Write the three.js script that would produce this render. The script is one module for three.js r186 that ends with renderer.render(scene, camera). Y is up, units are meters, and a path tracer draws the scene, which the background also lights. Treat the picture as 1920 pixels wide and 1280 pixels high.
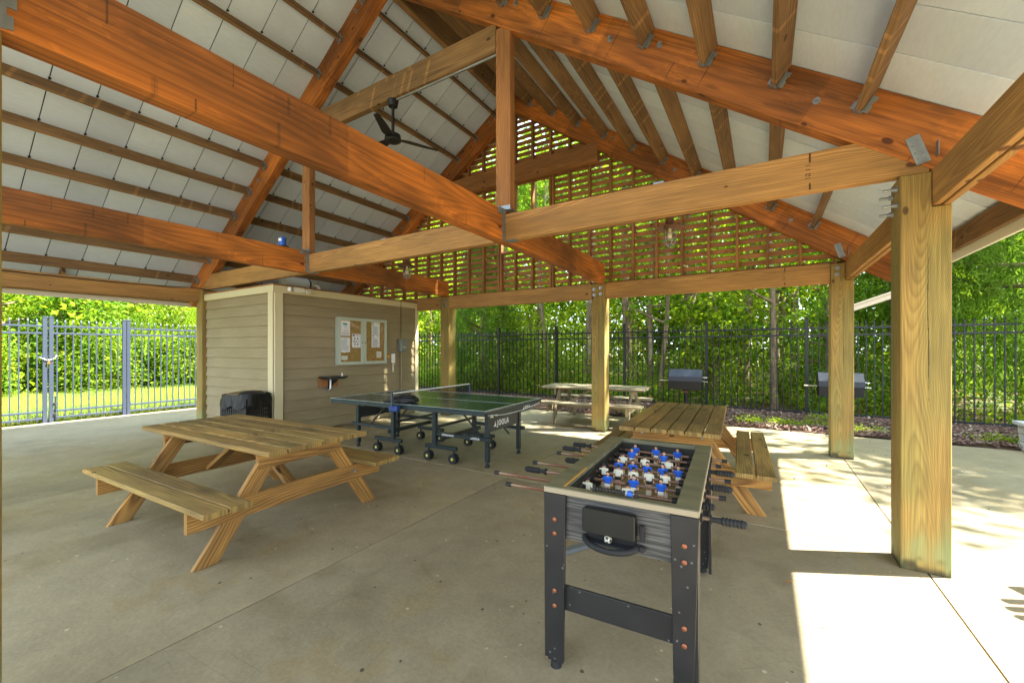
import * as THREE from 'three';
import { mergeGeometries, toCreasedNormals } from 'three/addons/utils/BufferGeometryUtils.js';
import { RoundedBoxGeometry } from 'three/addons/geometries/RoundedBoxGeometry.js';
import { FontLoader } from 'three/addons/loaders/FontLoader.js';
import { TextGeometry } from 'three/addons/geometries/TextGeometry.js';

// ---------------------------------------------------------------- camera, sky, sun, exposure
const scene = new THREE.Scene();
const camera = new THREE.PerspectiveCamera(2 * Math.atan(640 / 771.5) * 180 / Math.PI, 1.5, 0.05, 400);
camera.position.set(0, 1.478, 0);
camera.rotation.y = 0.5481;
camera.setViewOffset(1920, 1280, 0, -15, 1920, 1280);
scene.add(camera);

const SUN = new THREE.Vector3(0.89, 1.415, -0.455).normalize();   // high in the right-hand back quarter
// hazy summer sky: pale near the horizon, soft blue above, thin cloud
{
  const w = 512, h = 256, d = new Float32Array(w * h * 4), v = new THREE.Vector3();
  const nz = (x, y) => { const hsh = (i, j) => { let q = Math.imul(i, 374761393) ^ Math.imul(j, 668265263); q = Math.imul(q ^ (q >>> 13), 1274126177); return ((q ^ (q >>> 16)) >>> 0) / 4294967296; }; const i = Math.floor(x), j = Math.floor(y), f = x - i, g = y - j, u = f * f * (3 - 2 * f), t = g * g * (3 - 2 * g); const W = 24; const m = (k) => ((k % W) + W) % W; return (hsh(m(i), j) * (1 - u) + hsh(m(i + 1), j) * u) * (1 - t) + (hsh(m(i), j + 1) * (1 - u) + hsh(m(i + 1), j + 1) * u) * t; };
  for (let j = 0; j < h; j++) for (let i = 0; i < w; i++) {
    const el = ((j + 0.5) / h - 0.5) * Math.PI, az = (i + 0.5) / w * Math.PI * 2, t = Math.pow(Math.max(0, Math.sin(el)), 0.55);
    v.set(-Math.cos(el) * Math.cos(az), Math.sin(el), -Math.cos(el) * Math.sin(az));
    const cl = Math.min(1, Math.max(0, (nz(i / w * 24, j / h * 14) * 0.6 + nz(i / w * 48 + 3, j / h * 28) * 0.3 + nz(i / w * 96, j / h * 56) * 0.1 - 0.45) * 2.4));
    const k = (j * w + i) * 4, L = 0.62;
    d[k] = L * ((0.94 - 0.48 * t) * (1 - cl) + 0.98 * cl); d[k + 1] = L * ((1.0 - 0.30 * t) * (1 - cl) + 0.98 * cl); d[k + 2] = L * ((1.06 - 0.04 * t) * (1 - cl) + 0.96 * cl); d[k + 3] = 1;
  }
  const tex = new THREE.DataTexture(d, w, h, THREE.RGBAFormat, THREE.FloatType);
  tex.mapping = THREE.EquirectangularReflectionMapping; tex.magFilter = tex.minFilter = THREE.LinearFilter; tex.wrapS = THREE.RepeatWrapping; tex.colorSpace = THREE.LinearSRGBColorSpace; tex.needsUpdate = true;
  scene.background = tex; scene.environment = tex;
}
const sun = new THREE.DirectionalLight(0xfff9f0, 5);
sun.position.copy(SUN).multiplyScalar(60); sun.castShadow = true;
sun.shadow.mapSize.set(4096, 4096);
Object.assign(sun.shadow.camera, { left: -30, right: 30, top: 30, bottom: -30, near: 1, far: 140 });
sun.shadow.radius = 1.5;
scene.add(sun, sun.target);

const renderer = new THREE.WebGLRenderer({ antialias: true });
renderer.toneMapping = THREE.LinearToneMapping;
renderer.toneMappingExposure = 7.2;
renderer.shadowMap.enabled = true;

// ---------------------------------------------------------------- helpers
let seedState = 12345;
const rnd = () => { seedState = (Math.imul(seedState, 1664525) + 1013904223) >>> 0; return seedState / 4294967296; };
const rr = (a, b) => a + (b - a) * rnd();
const hash = (x, y, s) => { let h = Math.imul(x, 374761393) ^ Math.imul(y, 668265263) ^ Math.imul(s, 982451653); h = Math.imul(h ^ (h >>> 13), 1274126177); return ((h ^ (h >>> 16)) >>> 0) / 4294967296; };
function pn(x, y, px, py, s) {                     // value noise, periodic with px, py cells
  const xi = Math.floor(x), yi = Math.floor(y), fx = x - xi, fy = y - yi;
  const u = fx * fx * (3 - 2 * fx), v = fy * fy * (3 - 2 * fy);
  const X0 = ((xi % px) + px) % px, X1 = (X0 + 1) % px, Y0 = ((yi % py) + py) % py, Y1 = (Y0 + 1) % py;
  const a = hash(X0, Y0, s), b = hash(X1, Y0, s), c = hash(X0, Y1, s), d = hash(X1, Y1, s);
  return a + (b - a) * u + (c - a) * v + (a - b - c + d) * u * v;
}
const clamp = (v, a = 0, b = 1) => Math.max(a, Math.min(b, v));
const mix = (a, b, t) => a + (b - a) * t;
const sst = (a, b, x) => { const t = clamp((x - a) / (b - a)); return t * t * (3 - 2 * t); };
function dataTex(w, h, fn, L, H, srgb = true) {
  const d = new Uint8Array(w * h * 4), o = [0, 0, 0];
  for (let j = 0; j < h; j++) for (let i = 0; i < w; i++) {
    fn((i + 0.5) / w * L, (j + 0.5) / h * H, o, i, j);
    const k = (j * w + i) * 4; d[k] = clamp(o[0], 0, 255); d[k + 1] = clamp(o[1], 0, 255); d[k + 2] = clamp(o[2], 0, 255); d[k + 3] = 255;
  }
  const t = new THREE.DataTexture(d, w, h, THREE.RGBAFormat);
  t.wrapS = t.wrapT = THREE.RepeatWrapping; t.magFilter = THREE.LinearFilter; t.minFilter = THREE.LinearMipmapLinearFilter; t.generateMipmaps = true;
  if (srgb) t.colorSpace = THREE.SRGBColorSpace;
  t.repeat.set(1 / L, 1 / H); t.needsUpdate = true; return t;
}
// sawn timber: rings cut by a flat saw, so cathedrals and straight grain alternate
function woodTex({ seed, base, dark, freq = 70, contrast = 0.6, knots = 8, cracks = 0, patch = 0.12, sharp = 0.75, veneer = false, stripes = 0, w = 1024, h = 512, fine = 0.16, blue = 0, foot = 0 }) {
  const L = 4, H = 1, kn = [], ck = [];
  for (let i = 0; i < knots; i++) kn.push([hash(i, 1, seed) * L, hash(i, 2, seed) * H, 0.008 + 0.014 * hash(i, 3, seed)]);
  for (let i = 0; i < cracks; i++) ck.push([hash(i, 11, seed) * L, hash(i, 12, seed) * H, 0.12 + 0.5 * hash(i, 13, seed), hash(i, 14, seed)]);
  return dataTex(w, h, (u, v, o) => {
    const band = Math.floor(v * 3), vb = v * 3 - band;
    let vv = (vb - 0.5) / 3;
    const w1 = (pn(u * 0.75, band * 7.3 + 0.5, 3, 64, seed + 3) - 0.5) * 0.1 + (pn(u * 3, v * 6, 12, 6, seed + 5) - 0.5) * 0.02 + (pn(u * 10, v * 30, 40, 30, seed + 6) - 0.5) * 0.006;
    const dep = 0.02 + 0.16 * pn(u * 0.75, band * 3.1 + 0.5, 3, 64, seed + 4);
    let r = Math.hypot((vv + w1) * 1.1, dep), kd = 0;
    for (const k of kn) {
      let du = Math.abs(u - k[0]); if (du > L / 2) du = L - du; let dv = Math.abs(v - k[1]); if (dv > H / 2) dv = H - dv;
      const d = Math.hypot(du / 1.8, dv) / k[2]; if (d > 7) continue;
      r += 0.02 * Math.exp(-d * d / 6); kd = Math.max(kd, sst(1.25, 0.7, d));
    }
    const f = r * freq - Math.floor(r * freq);
    let ring = f < sharp ? Math.pow(f / sharp, 2.2) : 1 - (f - sharp) / (1 - sharp);
    ring *= 0.55 + 0.45 * pn(u * 2, v * 40, 8, 40, seed + 8);
    let t = ring * contrast;
    const st = pn(u * 2.5, v * 256, 10, 256, seed + 9) * 0.6 + pn(u * 9, v * 180, 36, 180, seed + 10) * 0.4;
    let m = 1 + (st - 0.5) * fine * 2 + (pn(u * 1.25, v * 5, 5, 5, seed + 12) - 0.5) * patch * 2 + (pn(u * 5, v * 20, 20, 20, seed + 13) - 0.5) * patch;
    if (veneer) { m *= 1 + (pn(u * 0.75 + 0.3, 0.5, 3, 4, seed + 20) > 0.5 ? 0.06 : -0.06); const sc = pn(u * 26, v * 60, 104, 60, seed + 21) * pn(u * 3, v * 5, 12, 5, seed + 22); if (sc > 0.52) m *= 1.08; const dk = pn(u * 6, v * 22, 24, 22, seed + 23) * pn(u * 1.5, v * 3, 6, 3, seed + 24); if (dk > 0.46) m *= 1 - 0.18 * sst(0.46, 0.62, dk); }
    if (stripes) { const s2 = pn((u + v * 0.35) * 14, 0.5, 56, 8, seed + 30); if (s2 > 0.72) m *= 1 + stripes * sst(0.72, 0.85, s2) * (0.4 + 0.6 * pn(u * 25, v * 40, 100, 40, seed + 31)); }
    for (const c of ck) { let du = Math.abs(u + (pn(v * 12, 0.5, 12, 2, seed + 40) - 0.5) * 0.006 - c[0]); let dv = v - c[1]; if (dv < 0 || dv > c[2]) continue; if (du < 0.0028) m *= 0.5 + 0.25 * c[3] + 0.2 * pn(v * 40, 0.5, 40, 2, seed + 41); else if (du < 0.012 && c[3] > 0.6) m *= 0.9; }
    if (foot && Math.abs(v - 0.875 - (pn(u * 4, 0.5, 16, 2, seed + 70) - 0.5) * 0.012) < 0.0022 * sst(2.25, 2.0, u) * sst(1.1, 1.4, u)) m *= 0.42;            // a drying check
    if (kd > 0) t = mix(t, 1.25, kd * 0.9);
    const b = blue ? blue * sst(0.55, 0.8, pn(u * 1.5, v * 4, 6, 4, seed + 50)) : 0;
    for (let c = 0; c < 3; c++) o[c] = (base[c] + (dark[c] - base[c]) * t) * m;
    if (foot) { const g = sst(0.62, 0.06, (u > 3.5 ? u - 4 : u) + (pn(u * 3, v * 26, 12, 26, seed + 60) - 0.5) * 0.5) * (0.3 + 0.7 * sst(0.3, 0.75, pn(u * 6, v * 14, 24, 14, seed + 61))) * foot, d = sst(0.09, 0.0, u + (pn(u * 20, v * 30, 80, 30, seed + 62) - 0.5) * 0.08) * 0.5; o[0] = mix(o[0], 122, g) * (1 - d); o[1] = mix(o[1], 150, g) * (1 - d); o[2] = mix(o[2], 108, g) * (1 - d); }
    if (b) { o[0] *= 1 - 0.3 * b; o[1] *= 1 - 0.08 * b; o[2] *= 1 - 0.05 * b; }
  }, L, H);
}
function barTex(seed, a, b, streak, L = 2, H = 1, w = 512, h = 256) {     // horizontally brushed print
  return dataTex(w, h, (u, v, o) => { const n = pn(u * streak, v * 260, Math.round(streak * L), Math.round(260 * H), seed) * 0.6 + pn(u * streak * 3, v * 420, Math.round(streak * 3 * L), Math.round(420 * H), seed + 1) * 0.4; const q = sst(0.35, 0.65, n); for (let c = 0; c < 3; c++) o[c] = mix(a[c], b[c], q); }, L, H);
}
const std = (o) => new THREE.MeshStandardMaterial(o);
const phys = (o) => new THREE.MeshPhysicalMaterial(o);
const rgb = (r, g, b) => new THREE.Color().setRGB(r / 255, g / 255, b / 255, THREE.SRGBColorSpace);

// ---------------------------------------------------------------- materials
const T = {
  lvl: woodTex({ seed: 11, base: [164, 97, 36], dark: [92, 48, 14], freq: 24, contrast: 0.5, knots: 8, cracks: 14, veneer: true, patch: 0.22, fine: 0.16 }),
  pine: woodTex({ seed: 23, base: [174, 130, 72], dark: [104, 64, 28], freq: 80, contrast: 0.5, knots: 7, patch: 0.08 }),
  post: woodTex({ seed: 37, base: [154, 126, 64], dark: [98, 74, 34], freq: 120, contrast: 0.45, knots: 3, cracks: 0, foot: 0.6, blue: 0.3, patch: 0.1 }),
  purl: woodTex({ seed: 41, base: [138, 105, 66], dark: [76, 52, 29], freq: 66, contrast: 0.55, knots: 6, stripes: 0.35, patch: 0.14 }),
  slat: woodTex({ seed: 53, base: [156, 106, 60], dark: [94, 58, 32], freq: 60, contrast: 0.5, knots: 9, patch: 0.14 }),
  picnic: woodTex({ seed: 61, base: [158, 118, 58], dark: [86, 52, 20], freq: 58, contrast: 0.8, knots: 7, patch: 0.18 }),
  plank: woodTex({ seed: 67, base: [150, 120, 64], dark: [84, 62, 28], freq: 76, contrast: 0.65, knots: 9, patch: 0.22, blue: 0.15 }),
  grey: woodTex({ seed: 71, base: [142, 130, 102], dark: [98, 84, 60], freq: 70, contrast: 0.5, knots: 6, patch: 0.16 }),
};
const M = {
  lvl: std({ map: T.lvl, roughness: 0.72, bumpMap: T.lvl, bumpScale: 0.0008 }),
  pine: std({ map: T.pine, roughness: 0.72, bumpMap: T.pine, bumpScale: 0.0012 }),
  post: std({ map: T.post, roughness: 0.78, bumpMap: T.post, bumpScale: 0.0016 }),
  purl: std({ map: T.purl, roughness: 0.78, bumpMap: T.purl, bumpScale: 0.001 }),
  slat: std({ map: T.slat, roughness: 0.8 }),
  picnic: std({ map: T.picnic, roughness: 0.72, bumpMap: T.picnic, bumpScale: 0.0014 }),
  plank: std({ map: T.plank, roughness: 0.74, bumpMap: T.plank, bumpScale: 0.0014 }),
  grey: std({ map: T.grey, roughness: 0.85 }),
  galv: std({ color: rgb(176, 184, 190), roughness: 0.42, metalness: 0.75, map: dataTex(128, 128, (u, v, o) => { const n = 190 + 60 * pn(u * 24, v * 24, 24, 24, 5); o[0] = o[1] = o[2] = n; }, 1, 1) }),
  clip: std({ color: rgb(40, 42, 44), roughness: 0.6, metalness: 0.4 }),
  white: std({ color: rgb(232, 228, 216), roughness: 0.6 }),
  roofing: std({ color: rgb(46, 48, 50), roughness: 0.95 }),
  black: std({ color: rgb(24, 24, 26), roughness: 0.5 }),
  rubber: std({ color: rgb(26, 27, 28), roughness: 0.75 }),
  ironBlack: std({ color: rgb(26, 28, 32), roughness: 0.42, metalness: 0.2 }),
  ironBlue: std({ color: rgb(62, 70, 86), roughness: 0.38, metalness: 0.25 }),
  steel: std({ color: rgb(190, 190, 188), roughness: 0.3, metalness: 0.9 }),
  brass: std({ color: rgb(178, 138, 62), roughness: 0.35, metalness: 0.9 }),
  blue: std({ color: rgb(28, 92, 190), roughness: 0.45 }),
  cream: std({ color: rgb(208, 195, 156), roughness: 0.6 }),
};
// deck boards, four tones
const deckTex = dataTex(512, 512, (u, v, o) => { const n = (pn(u * 6, v * 6, 12, 12, 3) - 0.5) * 6 + (pn(u * 90, v * 20, 180, 40, 4) - 0.5) * 7 + (pn(u * 1.5, v * 1.5, 3, 3, 6) - 0.5) * 8; o[0] = 214 + n; o[1] = 228 + n; o[2] = 244 + n; }, 2, 2);
const deckMats = [0, 1, 2, 3].map((i) => std({ map: deckTex, color: rgb(255 - i * 5, 255 - i * 5, 255 - i * 4), roughness: 0.55 }));

// ---------------------------------------------------------------- geometry helpers
const gcache = new Map();
function beamGeo(L, w, h, c = 0.005, uo = 0, vo = 0) {          // x length, y height, z width, chamfered along its length
  const key = [L.toFixed(4), w.toFixed(4), h.toFixed(4), c, uo, vo].join();
  if (gcache.has(key)) return gcache.get(key);
  const a = h / 2, b = w / 2, P = [[a - c, -b], [a, -b + c], [a, b - c], [a - c, b], [-a + c, b], [-a, b - c], [-a, -b + c], [-a + c, -b]];
  const pos = [], uv = [], x0 = -L / 2, x1 = L / 2; let s = 0;
  for (let i = 0; i < 8; i++) {
    const p = P[i], q = P[(i + 1) % 8], d = Math.hypot(q[0] - p[0], q[1] - p[1]);
    pos.push(x0, p[0], p[1], x0, q[0], q[1], x1, q[0], q[1], x0, p[0], p[1], x1, q[0], q[1], x1, p[0], p[1]);
    uv.push(uo, vo + s, uo, vo + s + d, uo + L, vo + s + d, uo, vo + s, uo + L, vo + s + d, uo + L, vo + s); s += d;
  }
  for (let i = 1; i < 7; i++) {
    pos.push(x1, ...P[0], x1, ...P[i], x1, ...P[i + 1], x0, ...P[0], x0, ...P[i + 1], x0, ...P[i]);
    for (const k of [0, i, i + 1, 0, i + 1, i]) uv.push(uo + P[k][0] * 0.35, vo + P[k][1]);
  }
  const g = new THREE.BufferGeometry();
  g.setAttribute('position', new THREE.Float32BufferAttribute(pos, 3)); g.setAttribute('uv', new THREE.Float32BufferAttribute(uv, 2));
  // make every face look outwards
  const pa = g.attributes.position, ua = g.attributes.uv, A = new THREE.Vector3(), B = new THREE.Vector3(), C = new THREE.Vector3();
  for (let i = 0; i < pa.count; i += 3) {
    A.fromBufferAttribute(pa, i); B.fromBufferAttribute(pa, i + 1); C.fromBufferAttribute(pa, i + 2);
    const ctr = A.clone().add(B).add(C).divideScalar(3), n = B.clone().sub(A).cross(C.clone().sub(A));
    const end = Math.abs(n.x) > 1e-3 * n.length() * 900;
    const out = end ? n.x * ctr.x : n.y * ctr.y + n.z * ctr.z;
    if (out < 0) { pa.setXYZ(i + 1, C.x, C.y, C.z); pa.setXYZ(i + 2, B.x, B.y, B.z); const u1 = ua.getX(i + 1), v1 = ua.getY(i + 1); ua.setXY(i + 1, ua.getX(i + 2), ua.getY(i + 2)); ua.setXY(i + 2, u1, v1); }
  }
  g.computeVertexNormals(); gcache.set(key, g); return g;
}
const Vn = (x, y, z) => new THREE.Vector3(x, y, z);
const UPY = Vn(0, 1, 0);
function timber(parent, name, mat, A, B, w, h, up = UPY, c = 0.005, variants = 6) {
  const d = B.clone().sub(A), L = d.length(); d.normalize();
  if (Math.abs(d.dot(up)) > 0.99) up = Vn(0, 0, 1);
  const z = d.clone().cross(up).normalize(), y = z.clone().cross(d).normalize();
  const k = Math.floor(rnd() * variants);
  const m = new THREE.Mesh(beamGeo(L, w, h, Math.min(c, w / 4, h / 4), k * 0.613, k * 0.371), mat);
  m.name = name; m.position.copy(A).add(B).multiplyScalar(0.5);
  m.quaternion.setFromRotationMatrix(new THREE.Matrix4().makeBasis(d, y, z));
  m.castShadow = m.receiveShadow = true; parent.add(m); return m;
}
const strip = (g) => { const q = g.index ? g.toNonIndexed() : g.clone(); for (const k of Object.keys(q.attributes)) if (!['position', 'normal', 'uv', 'color'].includes(k)) q.deleteAttribute(k); return q; };
function xf(g, x = 0, y = 0, z = 0, rx = 0, ry = 0, rz = 0) { const q = g.clone(); q.applyMatrix4(new THREE.Matrix4().compose(Vn(x, y, z), new THREE.Quaternion().setFromEuler(new THREE.Euler(rx, ry, rz, 'YXZ')), Vn(1, 1, 1))); return q; }
const bx = (w, h, d, x = 0, y = 0, z = 0, rx = 0, ry = 0, rz = 0) => xf(beamGeo(w, d, h, Math.min(0.003, w / 5, h / 5, d / 5)), x, y, z, rx, ry, rz);
const rb = (w, h, d, r, x = 0, y = 0, z = 0, rx = 0, ry = 0, rz = 0) => xf(new RoundedBoxGeometry(w, h, d, 3, r), x, y, z, rx, ry, rz);
const cyl = (r1, r2, h, x = 0, y = 0, z = 0, rx = 0, ry = 0, rz = 0, n = 16) => xf(new THREE.CylinderGeometry(r1, r2, h, n), x, y, z, rx, ry, rz);
const sph = (r, x, y, z, sx = 1, sy = 1, sz = 1, n = 12) => { const g = new THREE.SphereGeometry(r, n, Math.round(n * 0.7)); g.scale(sx, sy, sz); return xf(g, x, y, z); };
const tube = (pts, r, seg = 24, n = 8) => new THREE.TubeGeometry(new THREE.CatmullRomCurve3(pts.map((p) => Vn(...p))), seg, r, n);
const merge = (list) => mergeGeometries(list.map(strip));
function obj(parent, name, geo, mat, pos, rot) {
  const g = Array.isArray(geo) ? (geo.length > 1 ? merge(geo) : geo[0]) : geo;
  const m = new THREE.Mesh(g, mat); m.name = name; if (pos) m.position.set(...pos); if (rot) m.rotation.set(...rot);
  m.castShadow = m.receiveShadow = true; parent.add(m); return m;
}
const used = {};
const numbered = (n) => { n = n.replace(/_\d{3}$/, ''); const k = used[n] = (used[n] ?? -1) + 1; return k ? n + '_' + String(k).padStart(3, '0') : n; };
function thing(name, label, category, [X, Y, D], turn = 0, group) {
  const o = new THREE.Group(); o.name = numbered(name); o.position.set(X, Y, -D); o.rotation.y = turn;
  o.userData = { label, category }; if (group) o.userData.group = group; scene.add(o); return o;
}
function single(name, label, category, geo, mat, [X, Y, D], rot, group) {
  const m = obj(scene, numbered(name), geo, mat, [X, Y, -D], rot); m.userData = { label, category }; if (group) m.userData.group = group; return m;
}
function structure(name, geo, mat, pos) { const m = obj(scene, name, geo, mat, pos); m.userData.kind = 'structure'; return m; }
function part(parent, name) { const g = new THREE.Group(); g.name = name; parent.add(g); return g; }
// uv in metres with the grain along one axis (0 x, 1 y, 2 z), chosen face by face
function metreUV(g, axis) {
  g = g.index ? g.toNonIndexed() : g; g.computeVertexNormals();
  const p = g.attributes.position, n = g.attributes.normal, uv = new Float32Array(p.count * 2);
  for (let i = 0; i < p.count; i++) {
    const a = [p.getX(i), p.getY(i), p.getZ(i)], nn = [Math.abs(n.getX(i)), Math.abs(n.getY(i)), Math.abs(n.getZ(i))];
    const dom = nn.indexOf(Math.max(...nn)), rest = [0, 1, 2].filter((k) => k !== axis && k !== dom);
    uv[i * 2] = a[axis]; uv[i * 2 + 1] = a[rest[0]] + dom * 0.37; if (dom === axis) uv[i * 2] = a[rest[1]] * 0.3;
  }
  g.setAttribute('uv', new THREE.BufferAttribute(uv, 2)); return g;
}
function dirUV(g, dir) {                          // uv in metres, grain along a direction in the x-y plane
  g = g.index ? g.toNonIndexed() : g; const p = g.attributes.position, uv = new Float32Array(p.count * 2), o = rnd() * 3;
  for (let i = 0; i < p.count; i++) { uv[i * 2] = p.getX(i) * dir[0] + p.getY(i) * dir[1] + o; uv[i * 2 + 1] = -p.getX(i) * dir[1] + p.getY(i) * dir[0] + p.getZ(i) + o; }
  g.setAttribute('uv', new THREE.BufferAttribute(uv, 2)); return g;
}
function extrude(pts, depth, bevel = 0.004) {
  const s = new THREE.Shape(pts.map((p) => new THREE.Vector2(...p)));
  return new THREE.ExtrudeGeometry(s, { depth: depth - 2 * bevel, bevelEnabled: bevel > 0, bevelThickness: bevel, bevelSize: bevel, bevelOffset: -bevel, bevelSegments: 1 });
}
// ---------------------------------------------------------------- ground
const soilTex = dataTex(512, 512, (u, v, o) => { const n = pn(u * 8, v * 8, 32, 32, 3) * 0.5 + pn(u * 30, v * 30, 120, 120, 4) * 0.5, g = sst(0.45, 0.7, pn(u * 2, v * 2, 8, 8, 5)); o[0] = mix(104, 82, g) * (0.6 + 0.7 * n); o[1] = mix(84, 96, g) * (0.6 + 0.7 * n); o[2] = mix(58, 40, g) * (0.6 + 0.7 * n); }, 4, 4);
{
  const g = new THREE.PlaneGeometry(240, 240, 1, 1).rotateX(-Math.PI / 2), uv = g.attributes.uv; for (let i = 0; i < uv.count; i++) uv.setXY(i, uv.getX(i) * 240, uv.getY(i) * 240);
  structure('ground', g, std({ map: soilTex, roughness: 1 }), [-4, -0.06, -6]);
  const lawnTex = dataTex(512, 512, (u, v, o) => { const n = pn(u * 6, v * 6, 24, 24, 13) * 0.5 + pn(u * 50, v * 50, 200, 200, 14) * 0.5; o[0] = 104 * (0.65 + 0.7 * n); o[1] = 132 * (0.65 + 0.6 * n); o[2] = 44 * (0.6 + 0.7 * n); }, 4, 4);
  const l = new THREE.PlaneGeometry(14, 40, 1, 1).rotateX(-Math.PI / 2), u2 = l.attributes.uv; for (let i = 0; i < u2.count; i++) u2.setXY(i, u2.getX(i) * 14, u2.getY(i) * 40);
  structure('lawn', l, std({ map: lawnTex, roughness: 1 }), [-19.6, -0.03, -4]);
}
// concrete paving: separate pours with sawn and tooled joints between them
const concTex = dataTex(1536, 1536, (u, v, o) => {
  const P = (k, s) => pn(u * k, v * k, Math.round(6 * k), Math.round(6 * k), s);
  const big = P(0.5, 1) * 0.5 + P(1.5, 2) * 0.3 + P(4, 3) * 0.2, mid = P(10, 4), fine = P(60, 5) * 0.5 + P(128, 6) * 0.5;
  const tw = Math.abs(pn(u * 2 + P(1, 41) * 2, v * 2 + P(1, 42) * 2, 12, 12, 43) - 0.5); let m = 1 + (big - 0.5) * 0.24 + (mid - 0.5) * 0.07 + (fine - 0.5) * 0.12 - 0.05 * sst(0.03, 0.0, tw) * P(3, 44);
  const st = sst(0.6, 0.85, P(1, 7) * 0.6 + P(5, 8) * 0.4);                                   // ground-in dirt
  const sc = Math.abs(pn(u * 3 + v * 2, v * 9, 18, 54, 9) - 0.5) < 0.006 && P(2, 10) > 0.6 ? 0.92 : 1; // scuffs
  const rust = sst(0.6, 0.72, P(2, 21) * 0.55 + P(9, 22) * 0.45);
  m *= sc; o[0] = 176 * m; o[1] = 165 * m; o[2] = 141 * m;
  o[0] *= 1 - 0.09 * st; o[1] *= 1 - 0.1 * st; o[2] *= 1 - 0.13 * st; o[0] *= 1 - 0.015 * rust; o[1] *= 1 - 0.03 * rust; o[2] *= 1 - 0.07 * rust;
  const h = hash(Math.floor(u * 46), Math.floor(v * 46), 31); if (h > 0.9955) { const fx = u * 46 % 1 - 0.5, fy = v * 46 % 1 - 0.5, q = Math.hypot(fx, fy) + (P(90, 33) - 0.5) * 0.4; if (q < 0.16 + 0.3 * hash(Math.floor(u * 46), Math.floor(v * 46), 32)) { const k = h > 0.998 ? 0.5 : 1.3; o[0] *= k; o[1] *= k; o[2] *= k; } }
}, 6, 6);
const concBump = dataTex(512, 512, (u, v, o) => { o[0] = o[1] = o[2] = 255 * (pn(u * 40, v * 40, 80, 80, 2) * 0.4 + pn(u * 100, v * 100, 200, 200, 3) * 0.4 + pn(u * 8, v * 8, 16, 16, 4) * 0.2); }, 2, 2, false);
const concMats = [[214, 207, 188], [208, 202, 185], [217, 209, 189]].map((c) => std({ map: concTex, color: rgb(...c), roughness: 0.72, bumpMap: concBump, bumpScale: 0.0012 }));
{
  const pav = new THREE.Group(); pav.name = 'concrete_pavement'; pav.userData.kind = 'structure'; scene.add(pav);
  const xs = [-12.32, -9.58, -6.13, -2.53, 0.932, 5.6, 10], ds = [-6, 0.2, 4.04, 7.2, 9.0];
  for (let i = 0; i < xs.length - 1; i++) for (let j = 0; j < ds.length - 1; j++) {
    const gap = i > 2 ? 0.011 : 0.007, w = xs[i + 1] - xs[i] - gap, d = ds[j + 1] - ds[j] - gap;
    if (j === 3 && i < 2) continue;
    const g = xf(beamGeo(w, d, 0.1, 0.006)); const p = g.attributes.position, uv = g.attributes.uv, ox = i * 2.17, oy = j * 1.39;
    for (let k = 0; k < p.count; k++) uv.setXY(k, p.getX(k) + ox, p.getZ(k) + oy);
    obj(pav, 'slab', g, concMats[(i * 2 + j) % 3], [(xs[i] + xs[i + 1]) / 2, -0.05, -(ds[j] + ds[j + 1]) / 2]);
  }
}
// ---------------------------------------------------------------- the pavilion
const PX = -4.33, PD = 3.7;
const pavilion = thing('timber_pavilion', 'open timber pavilion with orange trusses, white roof boards and louvred gable', 'pavilion', [PX, 0, PD]);
const P = (X, Y, D) => Vn(X - PX, Y, -(D - PD));
const SL = 0.685, AN = Math.atan(SL), RIDGE = 6.744, CSA = Math.cos(AN), SNA = Math.sin(AN);
const roofY = (o) => RIDGE - SL * o;
const TR = [0.075, 3.79, 7.09];                    // front faces of the three trusses
// trusses
TR.forEach((D, k) => {
  const mat = M.lvl;
  for (const s of [1, -1]) {
    const dd = D + 0.066 + (s < 0 ? 0.003 : 0);
    const f = (o) => P(PX + s * o, 6.522 - SL * o, dd);
    const ch = timber(pavilion, 'rafter_chord', mat, f(0.05), f(5.86), 0.132, 0.366, Vn(s * SNA, CSA, 0), 0.004);
    // bolt heads and washers through the chord
    for (const o of [0.55, 2.07, 3.1, 3.55, 4.67]) {
      const y = 6.522 - SL * o + (o === 3.1 || o === 4.67 ? 0.0 : 0.08);
      const b = obj(pavilion, 'bolt', [cyl(0.026, 0.026, 0.006, 0, 0, 0, Math.PI / 2, 0, 0, 14), cyl(0.015, 0.015, 0.03, 0, 0, 0.016, Math.PI / 2, 0, 0, 6)], M.galv);
      b.position.copy(P(PX + s * o, y, D - 0.003 + (s < 0 ? 0.003 : 0)));
    }
  }
  // collar
  if (k > 0) {
    const y0 = k === 1 ? 4.79 : 4.87, y1 = k === 1 ? 5.10 : 5.20;
    timber(pavilion, 'collar_beam', k === 1 ? M.purl : M.slat, P(-6.3, (y0 + y1) / 2, D + 0.055), P(-2.535, (y0 + y1) / 2, D + 0.055), k === 1 ? 0.09 : 0.13, y1 - y0);
  }
});
timber(pavilion, 'ridge_beam', M.purl, P(PX, 6.48, -1.1), P(PX, 6.48, 7.52), 0.09, 0.36);
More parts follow.
